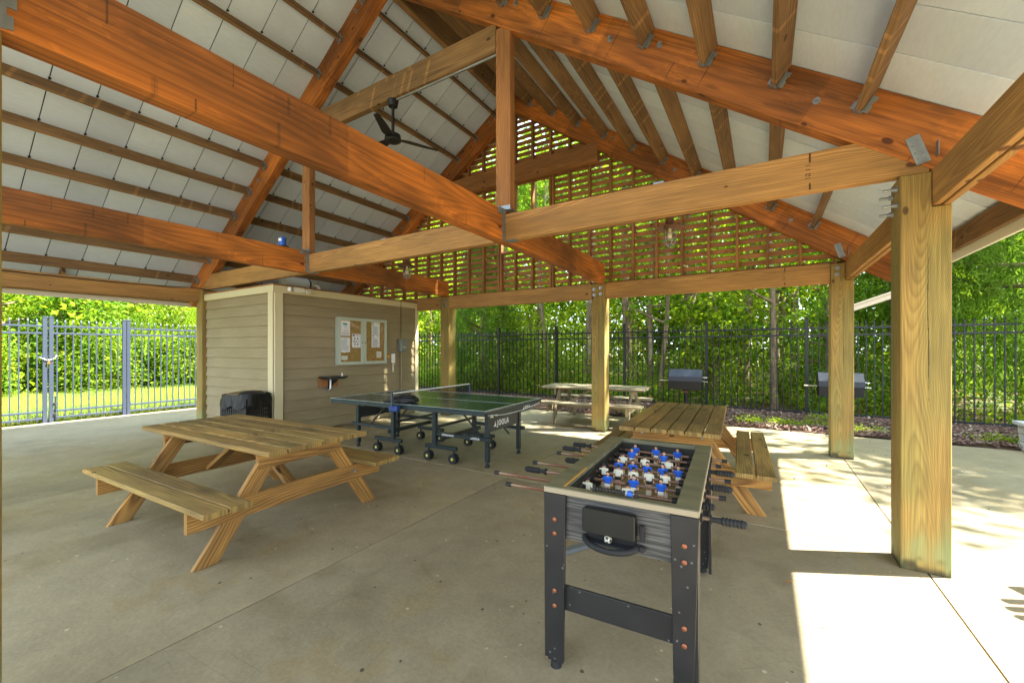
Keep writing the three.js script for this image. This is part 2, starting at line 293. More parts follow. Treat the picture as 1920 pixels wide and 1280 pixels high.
// purlins with a joist hanger at each end
const hangerGeo = merge([bx(0.056, 0.004, 0.045, 0, -0.095, 0), bx(0.004, 0.13, 0.045, -0.027, -0.032, 0), bx(0.004, 0.13, 0.045, 0.027, -0.032, 0), bx(0.032, 0.05, 0.004, -0.043, -0.05, 0.024), bx(0.022, 0.03, 0.004, -0.038, -0.012, 0.024), bx(0.032, 0.035, 0.004, -0.043, 0.022, 0.024), bx(0.032, 0.05, 0.004, 0.043, -0.05, 0.024), bx(0.022, 0.03, 0.004, 0.038, -0.012, 0.024), bx(0.032, 0.035, 0.004, 0.043, 0.022, 0.024)]);
const OFF = Array.from({ length: 11 }, (_, k) => 0.47 + 0.504 * k);
for (const s of [1, -1]) {
  const n = Vn(s * SNA, CSA, 0);
  for (const o of OFF) if (s < 0 || o < 5.4) for (const [d0, d1, h0, h1] of [[-1.1, 0.07, 0, 0], [0.212, 3.785, 1, 1], [3.928, 7.085, 1, 1], [7.36, 7.52, 0, 0]]) {
    const c = (d) => P(PX + s * o, roofY(o), d).add(n.clone().multiplyScalar(-0.0945));
    const m = timber(pavilion, 'purlin', M.purl, c(d0), c(d1), 0.042, 0.184, n, 0.004, 5);
    const L = d1 - d0;
    if (h1) obj(m, 'joist_hanger', hangerGeo, M.galv, [L / 2 - 0.024, 0, 0], [0, Math.PI / 2, 0]);
    if (h0 && o > 2.4) obj(m, 'joist_hanger', hangerGeo, M.galv, [-L / 2 + 0.024, 0, 0], [0, -Math.PI / 2, 0]);
  }
}
// roof boards, one per bay of joints, both slopes; small dark clips on the joints
const deckEdges = []; for (let d = 1.315 - 0.415 * 6; d < 7.6; d += 0.415) deckEdges.push(d);
const clips = [];
const EAVE = 5.973;
for (const s of [1, -1]) {
  const n = Vn(s * SNA, CSA, 0), Ls = EAVE / CSA;
  for (let i = 0; i < deckEdges.length - 1; i++) {
    const d = (deckEdges[i] + deckEdges[i + 1]) / 2, c = (o) => P(PX + s * o, roofY(o), d).add(n.clone().multiplyScalar(0.0085 + 0.0012 * ((i * 7) % 3)));
    timber(pavilion, 'roof_board', deckMats[(i * 5 + (s > 0 ? 1 : 0)) % 4], c(0.02), c(EAVE), 0.415 - 0.011, 0.015, n, 0.002, 4);
  }
  for (const d of deckEdges.slice(5)) for (const o of OFF) if (s < 0 || o < 5.4) clips.push(bx(0.022, 0.014, 0.026, PX + s * (o - 0.04) - PX, roofY(o - 0.04) - 0.005, -(d - PD), 0, 0, -s * AN));
  const c = (o) => P(PX + s * o, roofY(o), 3.19).add(n.clone().multiplyScalar(0.05));
  timber(pavilion, 'roof_covering', M.roofing, c(-0.03), c(EAVE + 0.06), 8.74, 0.03, n, 0.004, 1);
}
obj(pavilion, 'panel_clips', merge(clips), M.clip).userData.kind = 'stuff';
// longitudinal girders
const beamD = (name, X0, X1, Y0, Y1, D0, D1, mat) => timber(pavilion, name, mat, P((X0 + X1) / 2, (Y0 + Y1) / 2, D0), P((X0 + X1) / 2, (Y0 + Y1) / 2, D1), X1 - X0, Y1 - Y0);
const beamX = (name, X0, X1, Y0, Y1, D0, D1, mat, parent = pavilion) => timber(parent, name, mat, P(X0, (Y0 + Y1) / 2, (D0 + D1) / 2), P(X1, (Y0 + Y1) / 2, (D0 + D1) / 2), D1 - D0, Y1 - Y0);
beamD('girder', -2.535, -2.405, 2.662, 3.0, -0.4, 7.11, M.lvl);
beamD('girder', -6.13, -6.0, 2.662, 2.99, -0.4, 7.11, M.lvl);
// eave beams, two plies each
beamD('eave_beam', 0.952, 0.995, 2.425, 2.668, -0.4, 7.3, M.pine); beamD('eave_beam', 0.999, 1.042, 2.418, 2.66, -0.4, 7.3, M.pine);
beamD('eave_beam', -9.64, -9.598, 2.428, 2.68, -0.4, 7.3, M.pine); beamD('eave_beam', -9.685, -9.644, 2.42, 2.67, -0.4, 7.3, M.pine);
// ties between girders and posts
beamX('tie_beam', -2.4, 0.948, 2.664, 2.954, 3.795, 3.882, M.pine);
beamX('tie_beam', -5.995, -2.54, 2.664, 2.954, 3.795, 3.882, M.pine);
beamX('tie_beam', -9.594, -6.135, 2.664, 2.954, 3.795, 3.882, M.pine);
beamX('tie_beam', -2.4, 0.948, 2.664, 2.954, 0.09, 0.18, M.pine);
beamX('tie_beam', -5.995, -2.54, 2.664, 2.954, 0.09, 0.18, M.pine);
// mill marks stamped on two beams
const markMat = std({ color: rgb(74, 46, 26), roughness: 0.8 });
for (const [X, Y0, Y1, D] of [[0.3, 2.664, 2.954, 3.7945], [0.27, 2.389, 2.667, 7.1245]]) {
  const h = Y1 - Y0, g = [bx(0.012, h * 0.24, 0.001, 0, h * 0.36, 0), bx(0.012, h * 0.17, 0.001, 0, -h * 0.38, 0)];
  '1131'.split('').forEach((c, i) => { const y = h * (0.17 - i * 0.11); g.push(bx(0.03, 0.005, 0.001, -0.012, y, 0)); if (c === '3') g.push(bx(0.005, 0.02, 0.001, -0.024, y - 0.006, 0), bx(0.005, 0.02, 0.001, 0.001, y - 0.006, 0), bx(0.016, 0.005, 0.001, -0.006, y - 0.014, 0)); });
  const m = obj(pavilion, 'mill_stamp', merge(g), markMat); m.position.copy(P(X, (Y0 + Y1) / 2, D));
}
// girder hangers at the ties
const strapGeo = merge([bx(0.006, 0.30, 0.05, 0, 0, 0.02), bx(0.006, 0.07, 0.15, 0.001, 0.155, 0.07), bx(0.13, 0.006, 0.11, 0.06, -0.152, -0.045), bx(0.006, 0.05, 0.03, 0.001, 0.06, 0.055), bx(0.006, 0.05, 0.03, 0.001, -0.04, 0.055), bx(0.006, 0.05, 0.024, 0.001, -0.12, 0.05), ...[0.14, 0.16].map((y) => cyl(0.009, 0.009, 0.012, 0.006, y, 0.1, 0, 0, Math.PI / 2, 8))]);
for (const [X, D] of [[-2.4, 3.79], [-5.995, 3.79], [-2.4, 0.25]]) { const h = obj(pavilion, 'beam_hanger', strapGeo, M.galv); h.position.copy(P(X, 2.815, D)); if (D < 1) h.rotation.y = Math.PI, h.position.copy(P(X, 2.815, 0.28)), h.scale.x = -1; }
// queen posts and the king strut
for (const [X0, X1, top] of [[-2.53, -2.345, 5.02], [-6.185, -6.0, 5.02]]) timber(pavilion, 'queen_post', M.slat, P((X0 + X1) / 2, 3.0, 3.85), P((X0 + X1) / 2, top, 3.85), X1 - X0, 0.1, Vn(0, 0, 1));
{ const b = obj(pavilion, 'post_base', [bx(0.2, 0.05, 0.006, 0, 0.025, 0.056), bx(0.006, 0.05, 0.12, -0.1, 0.025, 0), bx(0.24, 0.006, 0.12, 0, 0.003, 0)], M.galv); b.position.copy(P(-2.44, 3.0, 3.85)); const b2 = b.clone(); b2.position.copy(P(-6.09, 2.99, 3.85)); pavilion.add(b2); }
// gable header between posts
beamX('gable_header', -2.402, 0.79, 2.389, 2.667, 7.125, 7.215, M.pine); beamX('gable_header', -5.998, -2.66, 2.389, 2.667, 7.125, 7.215, M.pine); beamX('gable_header', -9.6, -6.257, 2.389, 2.667, 7.125, 7.215, M.pine);
// posts
const notch = (m) => { const q = [[0, 0], [0.248, 0], [0.248, 2.418], [0.155, 2.418], [0.155, 2.648], [0, 2.648]]; return m ? q.map(([x, y]) => [0.248 - x, y]).reverse() : q; };
function post(X, D, shape, bolts) {
  const g = metreUV(extrude(shape, 0.248, 0.006), 1);
  const m = obj(pavilion, 'post', g, M.post); m.position.copy(P(X, 0, D + 0.242));
  for (const [x, y, side] of bolts) {
    const b = side === 'f' ? [cyl(0.028, 0.028, 0.005, x, y, 0.245, Math.PI / 2, 0, 0, 14), cyl(0.016, 0.016, 0.03, x, y, 0.258, Math.PI / 2, 0, 0, 6)] : [cyl(0.026, 0.026, 0.006, -0.004, y, x, 0, 0, Math.PI / 2, 14), cyl(0.017, 0.017, 0.02, -0.015, y, x, 0, 0, Math.PI / 2, 6), cyl(0.0095, 0.0095, 0.06, -0.045, y, x, 0, 0, Math.PI / 2, 10)];
    obj(m, 'bolt', b, M.galv);
  }
  return m;
}
const plain = [[0, 0], [0.248, 0], [0.248, 2.658], [0, 2.658]], fourF = [[0.05, 2.56, 'f'], [0.17, 2.58, 'f'], [0.05, 2.46, 'f'], [0.17, 2.47, 'f']];
post(0.794, 3.742, notch(0), [[0.16, 2.585, 's'], [0.06, 2.56, 's'], [0.16, 2.475, 's'], [0.06, 2.44, 's']]);
post(0.794, 7.087, notch(0), [[0.07, 2.585, 'f'], [0.065, 2.5, 'f']]);
post(-2.656, 7.117, plain, fourF); post(-6.253, 7.117, plain, fourF);
post(-9.71, 3.742, notch(1), []); post(-9.71, 7.087, notch(1), []);
post(-2.656, 0.068, plain, []); post(-6.253, 0.068, plain, []); post(0.794, 0.068, notch(0), []); post(-9.71, 0.068, notch(1), []);
{ const b = part(pavilion, 'bolt_pair'); b.position.copy(P(-2.41, 2.5, 0.27)); for (const y of [0, -0.075]) obj(b, 'bolt', [cyl(0.02, 0.02, 0.006, 0.004, y, 0, 0, 0, Math.PI / 2, 12), cyl(0.013, 0.013, 0.02, 0.014, y, 0, 0, 0, Math.PI / 2, 6)], M.galv); }
// eaves: lookouts, sub-fascia and painted fascia
for (const s of [1, -1]) {
  const n = Vn(s * SNA, CSA, 0);
  for (const d of [-0.9, 1.95, 5.75]) { const c = (o) => P(PX + s * o, roofY(o), d).add(n.clone().multiplyScalar(-0.074)); timber(pavilion, 'lookout', M.purl, c(5.64), c(5.92), 0.04, 0.14, n); }
  const X = PX + s * (EAVE - 0.022), X2 = PX + s * (EAVE + 0.02);
  timber(pavilion, 'sub_fascia', M.purl, P(X, 2.55, -1.17), P(X, 2.55, 7.53), 0.04, 0.19);
  timber(pavilion, 'fascia_board', M.white, P(X2, 2.555, -1.19), P(X2, 2.555, 7.55), 0.022, 0.36);
  for (const d of [-1.19, 7.55]) { const c = (o) => P(PX + s * o, roofY(o) - 0.09, d); timber(pavilion, 'barge_board', M.white, c(0.02), c(EAVE), 0.022, 0.3, n); }
}
// twisted angle plates where chords meet the eave beam
for (const D of [3.783, 7.083]) { const g = obj(pavilion, 'angle_plate', [bx(0.075, 0.2, 0.004, 0, 0, 0, 0, 0, 0.3), bx(0.004, 0.1, 0.05, 0.09, -0.02, 0.02), ...[-0.06, -0.02, 0.03, 0.07].flatMap((y) => [-0.018, 0.02].map((x) => cyl(0.006, 0.006, 0.008, x - y * 0.3, y, 0.003, Math.PI / 2, 0, 0, 6)))], M.galv); g.position.copy(P(0.89, 2.82, D)); }
// ---------------------------------------------------------------- louvred gable screen
const screen = part(pavilion, 'gable_screen'); screen.position.copy(P(PX, 2.67, 7.27));
const S = (X, Y, D) => Vn(X - PX, Y - 2.67, -(D - 7.27));
const OP = [-4.9, -3.57, 3.5, 4.87];
for (let k = -1; k < 25; k++) {
  const X = 0.459 - 0.4005 * k, o = Math.abs(X - PX), top = 6.62 - SL * o; if (top < 2.75) continue;
  const dbl = Math.abs(X - OP[0]) < 0.2 || Math.abs(X - OP[1]) < 0.2;
  timber(screen, 'stud', M.slat, S(X, 2.669, 7.27), S(X, top, 7.27), 0.04, 0.09, Vn(0, 0, 1), 0.003, 5);
  if (dbl) timber(screen, 'stud', M.slat, S(X + 0.055, 2.669, 7.272), S(X + 0.055, 4.87, 7.272), 0.04, 0.09, Vn(0, 0, 1), 0.003, 5);
}
timber(screen, 'opening_sill', M.slat, S(OP[0] + 0.03, 3.48, 7.27), S(OP[1] - 0.02, 3.48, 7.27), 0.088, 0.04);
for (let y = 2.684; y < 6.45; y += 0.1165) {
  const half = (6.66 - y) / SL - 0.03, runs = y > OP[2] && y < OP[3] ? [[PX - half, OP[0] + 0.02], [OP[1] - 0.02, PX + half]] : [[PX - half, PX + half]];
  for (const [a, b] of runs) if (b - a > 0.15) timber(screen, 'slat', M.slat, S(a, y, 7.328), S(b, y, 7.328), 0.017, 0.074, Vn(0, 1, 0.12).normalize(), 0.002, 8);
}
// ---------------------------------------------------------------- storage shed
const shedTex = dataTex(512, 512, (u, v, o) => { const n = (pn(u * 8, v * 120, 16, 240, 3) - 0.5) * 10 + (pn(u * 3, v * 3, 6, 6, 4) - 0.5) * 10; o[0] = 147 + n; o[1] = 132 + n; o[2] = 101 + n; }, 2, 2);
const shedBump = dataTex(512, 512, (u, v, o) => { const w = (pn(u * 5, v * 12, 10, 24, 6) - 0.5) * 0.03; o[0] = o[1] = o[2] = 255 * pn(u * 4, (v + w) * 70, 8, 140, 7); }, 2, 2, false);
const M2 = {
  siding: std({ map: shedTex, roughness: 0.6, bumpMap: shedBump, bumpScale: 0.002 }),
  alu: std({ color: rgb(196, 204, 190), roughness: 0.4, metalness: 0.35 }),
  cork: std({ roughness: 0.95, map: dataTex(256, 256, (u, v, o) => { const n = pn(u * 60, v * 60, 60, 60, 1) * 0.6 + pn(u * 128, v * 128, 128, 128, 2) * 0.4; o[0] = 128 + 60 * n; o[1] = 98 + 52 * n; o[2] = 48 + 34 * n; }, 1, 1) }),
  glass: phys({ color: 0xffffff, roughness: 0.03, transmission: 1, thickness: 0, ior: 1.5 }),
  tank: std({ color: rgb(196, 206, 214), roughness: 0.4 }),
};
const shed = thing('storage_shed', 'beige lap-sided storage shed with cream trim under the left of the pavilion', 'shed', [-8.225, 0, 5.49]);
{
  const Q = (X, Y, D) => Vn(X + 8.225, Y, -(D - 5.49));
  obj(shed, 'wall_core', bx(2.4, 2.5, 3.33, 0, 1.25, 0), std({ color: rgb(120, 108, 84), roughness: 0.9 }));
  const e = 0.187;
  for (let i = 0; i < 13; i++) {                      // lap siding, each board leaning out over the one below
    const y = 0.02 + i * e + 0.1, h = Math.min(0.205, 2.46 - 0.02 - i * e);
    timber(shed, 'siding_board', M2.siding, Q(-7.014, y, 3.945), Q(-7.014, y, 7.07), 0.012, 0.205, Vn(-0.12, 1, 0).normalize(), 0.002, 7);
    timber(shed, 'siding_board', M2.siding, Q(-9.44, y, 3.815), Q(-7.15, y, 3.815), 0.012, 0.205, Vn(0, 1, -0.12).normalize(), 0.002, 7);
  }
  timber(shed, 'corner_trim', M.cream, Q(-6.984, 0, 3.872), Q(-6.984, 2.44, 3.872), 0.03, 0.145, Vn(0, 0, 1));
  timber(shed, 'corner_trim', M.cream, Q(-7.075, 0, 3.79), Q(-7.075, 2.44, 3.79), 0.145, 0.022, Vn(0, 0, 1));
  timber(shed, 'corner_trim', M.cream, Q(-6.99, 0, 7.12), Q(-6.99, 2.44, 7.12), 0.024, 0.1, Vn(0, 0, 1));
  timber(shed, 'top_trim', M.cream, Q(-6.988, 2.5, 3.798), Q(-6.988, 2.5, 7.175), 0.026, 0.122); timber(shed, 'top_trim', M.cream, Q(-9.45, 2.5, 3.788), Q(-6.975, 2.5, 3.788), 0.026, 0.122);
  timber(shed, 'top_board', M.slat, Q(-8.22, 2.575, 3.78), Q(-8.22, 2.575, 7.19), 2.47, 0.024);
}
// things kept on top of the shed and the girder
{
  const t = thing('water_tank', 'white horizontal tank lying on top of the shed', 'tank', [-7.62, 2.588, 4.55]);
  obj(t, 'body', [cyl(0.12, 0.12, 0.5, 0, 0.15, 0, Math.PI / 2, 0, 0, 24), sph(0.12, 0, 0.15, 0.25, 1, 1, 0.4, 20), sph(0.12, 0, 0.15, -0.25, 1, 1, 0.4, 20)], M2.tank);
  obj(t, 'cradle', [bx(0.26, 0.06, 0.05, 0, 0.03, 0.15), bx(0.26, 0.06, 0.05, 0, 0.03, -0.15)], M.black);
  obj(t, 'elbow_pipe', tube([[0, 0.15, -0.3], [0, 0.15, -0.42], [0.03, 0.12, -0.46], [0.03, 0.02, -0.46]], 0.03, 20, 10), M.white);
  obj(t, 'band', [cyl(0.123, 0.123, 0.03, 0, 0.15, -0.23, Math.PI / 2, 0, 0, 24)], M.black);
  const c = thing('paint_can', 'small blue can with white label standing on the left girder', 'can', [-6.065, 2.99, 3.42]);
  obj(c, 'can_body', [cyl(0.052, 0.052, 0.12, 0, 0.072, 0, 0, 0, 0, 24), cyl(0.055, 0.055, 0.008, 0, 0.128, 0, 0, 0, 0, 24), cyl(0.02, 0.03, 0.02, 0, 0.142, 0)], M.blue); obj(c, 'can_label', new THREE.CylinderGeometry(0.0532, 0.0532, 0.045, 16, 1, true, -0.5, 1.3).translate(0, 0.1, 0), M.white);
  obj(c, 'base_disc', [cyl(0.085, 0.085, 0.012, 0.01, 0.006, 0)], M.black);
}
// ---------------------------------------------------------------- fittings on the shed wall
const canvasTex = (w, h, draw) => { const c = document.createElement('canvas'); c.width = w; c.height = h; draw(c.getContext('2d'), w, h); const t = new THREE.CanvasTexture(c); t.colorSpace = THREE.SRGBColorSpace; return t; };
function paper(kind) {
  return std({ roughness: 0.85, map: canvasTex(256, 330, (g, w, h) => {
    g.fillStyle = '#eeeef0'; g.fillRect(0, 0, w, h); const line = (y, x0, x1, c = '#777', t = 4) => { g.fillStyle = c; g.fillRect(x0, y, x1 - x0, t); };
    if (kind === 0) { g.fillStyle = '#2f8fd0'; g.fillRect(70, 60, 110, 30); g.fillStyle = '#3a8a3c'; g.fillRect(70, 50, 110, 22); g.fillStyle = '#e0b84a'; g.fillRect(120, 48, 40, 14); for (let y = 110; y < 150; y += 16) line(y, 90, 170, '#4a7fc0'); for (let y = 190; y < 230; y += 16) line(y, 80, 200, '#c86a5a'); for (let y = 250; y < 310; y += 14) line(y, 30, 225); }
    if (kind === 1) { line(24, 80, 190, '#444', 7); for (let y = 50; y < 300; y += 13) line(y, 24, 226 - ((y * 37) % 60)); }
    if (kind === 2) { g.fillStyle = '#222'; g.fillRect(18, 16, 60, 36); line(26, 100, 230, '#c0504a', 8); line(42, 100, 210, '#555', 4); const cs = ['#27407a', '#333', '#2c6a4a', '#8a5a3a', '#bbb', '#27407a']; [[60, 90], [150, 90], [40, 160], [105, 160], [180, 160], [70, 225], [150, 225]].forEach(([x, y], i) => { g.fillStyle = cs[i % 6]; g.fillRect(x, y, 34, 40); line(y + 46, x - 6, x + 40, '#888', 3); }); line(300, 40, 210, '#b06060', 5); }
    if (kind === 3) { for (const y0 of [8, 170]) { g.fillStyle = '#222'; g.fillRect(24, y0, 36, 16); line(y0 + 6, 150, 226, '#a66'); line(y0 + 30, 24, 90, '#444', 6); for (let y = y0 + 50; y < y0 + 150; y += 11) line(y, 24, 220 - ((y * 29) % 50), y % 3 ? '#777' : '#5a78b0'); } }
    if (kind === 4) { g.fillStyle = '#dfe3d6'; g.fillRect(0, 0, w, h); for (let y = 60; y < 280; y += 40) for (let x = 40; x < 220; x += 60) { g.fillStyle = '#999'; g.fillRect(x, y, 40, 12); } }
  }) });
}
const wallX = -6.995;
{
  const nb = thing('notice_board', 'glazed two-door notice board with papers on the shed wall', 'notice board', [wallX, 1.18, 5.556]);
  const W = 1.194, Hh = 0.925, fx = 0.055;             // local: z runs along the wall (towards the viewer), x out of the wall
  obj(nb, 'case', [bx(0.05, Hh, W, 0.027, Hh / 2, 0)], M2.alu);
  obj(nb, 'cork_panel', [bx(0.006, Hh - 0.1, W - 0.1, 0.056, Hh / 2, 0)], M2.cork);
  for (const s of [1, -1]) {
    const d = part(nb, 'door'); d.position.set(0.06, 0, s * W / 4);
    const w2 = W / 2 - 0.006, b = 0.058;
    obj(d, 'door_frame', [bx(0.024, Hh, b, 0.012, Hh / 2, (w2 - b) / 2), bx(0.024, Hh, b, 0.012, Hh / 2, -(w2 - b) / 2), bx(0.024, b, w2 - 2 * b, 0.012, b / 2, 0), bx(0.024, b, w2 - 2 * b, 0.012, Hh - b / 2, 0)], M2.alu);
    obj(d, 'pane', [bx(0.003, Hh - 2 * b, w2 - 2 * b, 0.016, Hh / 2, 0)], M2.glass);
    obj(d, 'lock', [cyl(0.011, 0.011, 0.008, 0.027, Hh * 0.47, -s * (w2 / 2 - b / 2), 0, 0, Math.PI / 2, 12)], M.black);
  }
  const sheet = (z, y, w, h, k, label) => { const g = new THREE.BoxGeometry(0.0012, h, w); const m = obj(nb, 'paper_sheet', g, paper(k), [0.0602, y, z]); m.userData.label = label; };
  sheet(0.42, 0.71, 0.215, 0.29, 0, 'paper with blue and green picture'); sheet(0.42, 0.39, 0.215, 0.29, 1, 'closely printed paper below it'); sheet(0.165, 0.47, 0.2, 0.27, 2, 'paper with rows of small icons');
  sheet(-0.315, 0.6, 0.21, 0.52, 3, 'two printed papers in one tall strip'); sheet(0.44, 0.135, 0.14, 0.08, 4, 'small pale card low on cork'); sheet(-0.4, 0.19, 0.125, 0.13, 4, 'small pale card low on right door');

  const f = thing('drinking_fountain', 'dark wall-mounted drinking fountain with steel tray on the shed wall', 'drinking fountain', [wallX, 0.8, 4.8]);
  obj(f, 'back_plate', [bx(0.03, 0.2, 0.4, 0.015, 0.08, 0)], M.slat);
  obj(f, 'basin', [rb(0.32, 0.035, 0.4, 0.012, 0.17, 0.165, 0), rb(0.26, 0.02, 0.34, 0.008, 0.17, 0.14, 0)], std({ color: rgb(70, 70, 66), roughness: 0.35, metalness: 0.7 }));
  obj(f, 'bracket', [xf(extrude([[0.02, 0.12], [0.3, 0.12], [0.22, 0.07], [0.1, 0.0], [0.05, -0.08], [0.02, -0.08]], 0.03, 0.004), 0, 0, -0.015)], M.black);
  obj(f, 'spout', [cyl(0.012, 0.014, 0.06, 0.26, 0.2, -0.12), sph(0.016, 0.255, 0.235, -0.12)], M.steel);
  obj(f, 'drain_pipe', tube([[0.14, 0.13, 0.04], [0.14, 0.02, 0.04], [0.14, -0.06, 0.05], [0.09, -0.08, 0.06], [0.03, -0.04, 0.06]], 0.02, 20, 10), M.steel);

  const e = thing('electrical_box', 'grey electrical box with conduit running down the shed wall', 'electrical box', [wallX, 0, 6.615]);
  const eg = std({ color: rgb(112, 116, 108), roughness: 0.5 });
  obj(e, 'box_body', [rb(0.1, 0.29, 0.2, 0.02, 0.06, 1.57, 0)], eg); obj(e, 'box_lid', [rb(0.02, 0.25, 0.17, 0.008, 0.115, 1.575, 0)], std({ color: rgb(130, 134, 126), roughness: 0.45 })); obj(e, 'label_strip', [bx(0.003, 0.012, 0.09, 0.127, 1.53, 0)], M.white);
  obj(e, 'conduit', [cyl(0.026, 0.026, 1.41, 0.035, 0.715, 0.0, 0, 0, 0, 14)], std({ color: rgb(138, 122, 92), roughness: 0.5 })); obj(e, 'cable', [cyl(0.006, 0.006, 0.86, 0.02, 2.14, 0.0, 0, 0, 0, 8)], M.black);

  const p = thing('wall_telephone', 'white wall telephone with hanging cord beside the notice board', 'telephone', [wallX, 1.06, 6.37]);
  obj(p, 'base', [rb(0.05, 0.2, 0.085, 0.015, 0.03, 0.225, 0)], M.white); obj(p, 'handset', [rb(0.035, 0.21, 0.05, 0.016, 0.07, 0.225, 0)], M.white); obj(p, 'cord', tube([[0.03, 0.13, 0.01], [0.035, 0.02, 0.015], [0.04, -0.08, 0.0], [0.035, -0.02, -0.01], [0.04, 0.12, -0.015]], 0.006, 30, 6), M.white);
  single('warning_sticker', 'small yellow sign between notice board and telephone', 'sign', [bx(0.006, 0.06, 0.085)], std({ color: rgb(222, 152, 20), roughness: 0.6 }), [wallX + 0.022, 1.328, 6.255]);
  const el = thing('emergency_light', 'white twin-headed emergency light on the shed trim', 'emergency light', [-6.973, 2.47, 4.2]);
  obj(el, 'housing', [rb(0.05, 0.085, 0.2, 0.012, 0.027, 0.045, 0)], M.white);
  for (const [z, a] of [[0.16, 0.5], [-0.16, -0.4]]) { obj(el, 'lamp_head', [rb(0.06, 0.075, 0.085, 0.015, 0.05, 0.04, z, 0, a, 0), bx(0.02, 0.02, 0.09, 0.025, 0.045, z * 0.7)], M.white); obj(el, 'lens', [xf(new THREE.CylinderGeometry(0.028, 0.028, 0.008, 14), 0.05 + 0.032 * Math.cos(a), 0.04, z - 0.032 * Math.sin(a), 0, a, Math.PI / 2)], M.steel); }
}
// ---------------------------------------------------------------- trash can
{
  const t = thing('trash_can', 'dark mesh trash can with black liner in front of the shed', 'trash can', [-7.13, 0, 3.44], 0.3); t.scale.set(0.86, 1, 0.86);
  const pts = [[-0.28, 0], [0.28, 0], [0.28, 0.7], [-0.28, 0.7]];
  const dark = std({ color: rgb(30, 30, 30), roughness: 0.55 });
  for (let i = 0; i < 4; i++) { const a = i * Math.PI / 2; const g = []; for (let k = 0; k < 11; k++) g.push(bx(0.03, 0.62, 0.008, -0.25 + k * 0.05, 0.34, 0.285)); for (let k = 0; k < 9; k++) g.push(bx(0.55, 0.022, 0.006, 0, 0.07 + k * 0.068, 0.28)); obj(t, 'side_panel', merge(g), dark, [0, 0, 0], [0, a, 0]); }
  obj(t, 'frame', [bx(0.58, 0.04, 0.58, 0, 0.02, 0), ...[[-1, -1], [1, -1], [1, 1], [-1, 1]].map(([x, z]) => bx(0.04, 0.7, 0.04, x * 0.27, 0.35, z * 0.27))], dark);
  // liner folded over the rim
  const g = new THREE.CylinderGeometry(0.36, 0.39, 0.2, 56, 5, true), p = g.attributes.position;
  for (let i = 0; i < p.count; i++) { const a = Math.atan2(p.getZ(i), p.getX(i)), y = p.getY(i), k = (0.1 - y) / 0.2, sq = 1 / Math.max(Math.abs(Math.cos(a)), Math.abs(Math.sin(a))), r = Math.min(sq * 0.31, 0.375) + k * 0.02 + 0.018 * Math.sin(a * 13 + k * 3) * k + 0.012 * Math.sin(a * 29 - k * 5); p.setXYZ(i, r * Math.cos(a), y + 0.67 - 0.03 * k * Math.sin(a * 7), r * Math.sin(a)); }
  g.computeVertexNormals(); obj(t, 'liner', g, phys({ color: rgb(18, 18, 18), roughness: 0.5, side: THREE.DoubleSide }));
  obj(t, 'lid', [cyl(0.19, 0.2, 0.025, -0.14, 0.775, 0.05, 0.08, 0, 0.06, 28)], std({ color: rgb(120, 100, 66), roughness: 0.7 })); obj(t, 'lid', [sph(0.21, 0.13, 0.765, 0, 1, 0.26, 1.1, 24)], M.black);
}
// ---------------------------------------------------------------- picnic tables
function picnic(label, at, turn, frameMat, plankMat, opts = {}) {
  const t = thing('picnic_table', label, 'picnic table', at, turn, 'picnic tables');
  const L = 2.06, H = opts.h ?? 0.75;
  for (let i = 0; i < 6; i++) { const m = timber(t, 'top_plank', plankMat, Vn(-L / 2 + rr(-0.006, 0.006), H - 0.019 + rr(-0.002, 0.002), -0.365 + i * 0.146), Vn(L / 2 + rr(-0.006, 0.006), H - 0.019 + rr(-0.002, 0.002), -0.365 + i * 0.146), 0.134, 0.038, UPY, 0.006, 9); void m; }
  for (const s of [-1, 1]) for (const k of [0, 1]) timber(t, 'seat_plank', plankMat, Vn(-L / 2 + rr(-0.005, 0.005), 0.425 + rr(-0.002, 0.002), s * (0.612 + k * 0.154)), Vn(L / 2, 0.425, s * (0.612 + k * 0.154)), 0.14, 0.038, UPY, 0.006, 9);
  for (const e of [-1, 1]) {
    const x = e * 0.72;
    for (const s of [-1, 1]) {
      // legs cut level at floor and table
      const leg = dirUV(extrude([[0.3, H - 0.042], [0.16, H - 0.042], [0.63, 0.0], [0.785, 0.0]].map(([z, y]) => [s * z, y]).sort(() => 0), 0.04, 0.003), [s * 0.56, -0.828]);
      const m = obj(t, 'leg', leg, frameMat, [x + 0.02, 0, 0], [0, Math.PI / 2, 0]); m.scale.x = -1; m.geometry = leg;
    }
    timber(t, 'top_cleat', frameMat, Vn(x + e * 0.0405, H - 0.108, -0.36), Vn(x + e * 0.0405, H - 0.108, 0.36), 0.038, 0.138); timber(t, 'seat_bearer', frameMat, Vn(x + e * 0.0405, 0.332, -0.82), Vn(x + e * 0.0405, 0.332, 0.82), 0.038, 0.145);
    if (!opts.plain) for (const z of [-0.27, 0.27]) { obj(t, 'bolt', [cyl(0.014, 0.014, 0.01, 0, 0, 0, 0, 0, Math.PI / 2, 10)], M.galv, [x + e * 0.062, H - 0.085, z]); obj(t, 'bolt', [cyl(0.014, 0.014, 0.01, 0, 0, 0, 0, 0, Math.PI / 2, 10)], M.galv, [x + e * 0.062, 0.345, z * 1.9]); }
    timber(t, 'brace', frameMat, Vn(x - e * 0.03, 0.3, 0), Vn(e * 0.06, H - 0.06, 0), 0.09, 0.04);
  }
  timber(t, 'centre_cleat', frameMat, Vn(0, H - 0.06, -0.34), Vn(0, H - 0.06, 0.34), 0.09, 0.04);
  if (opts.rail) for (const s of [-1, 1]) timber(t, 'rail', frameMat, Vn(-0.74, 0.3, s * 0.14), Vn(0.74, 0.3, s * 0.14), 0.038, 0.06);
  return t;
}
picnic('yellowish timber picnic table in the left foreground in front of the shed', [-4.03, 0, 1.975], 0.04, M.picnic, M.plank);
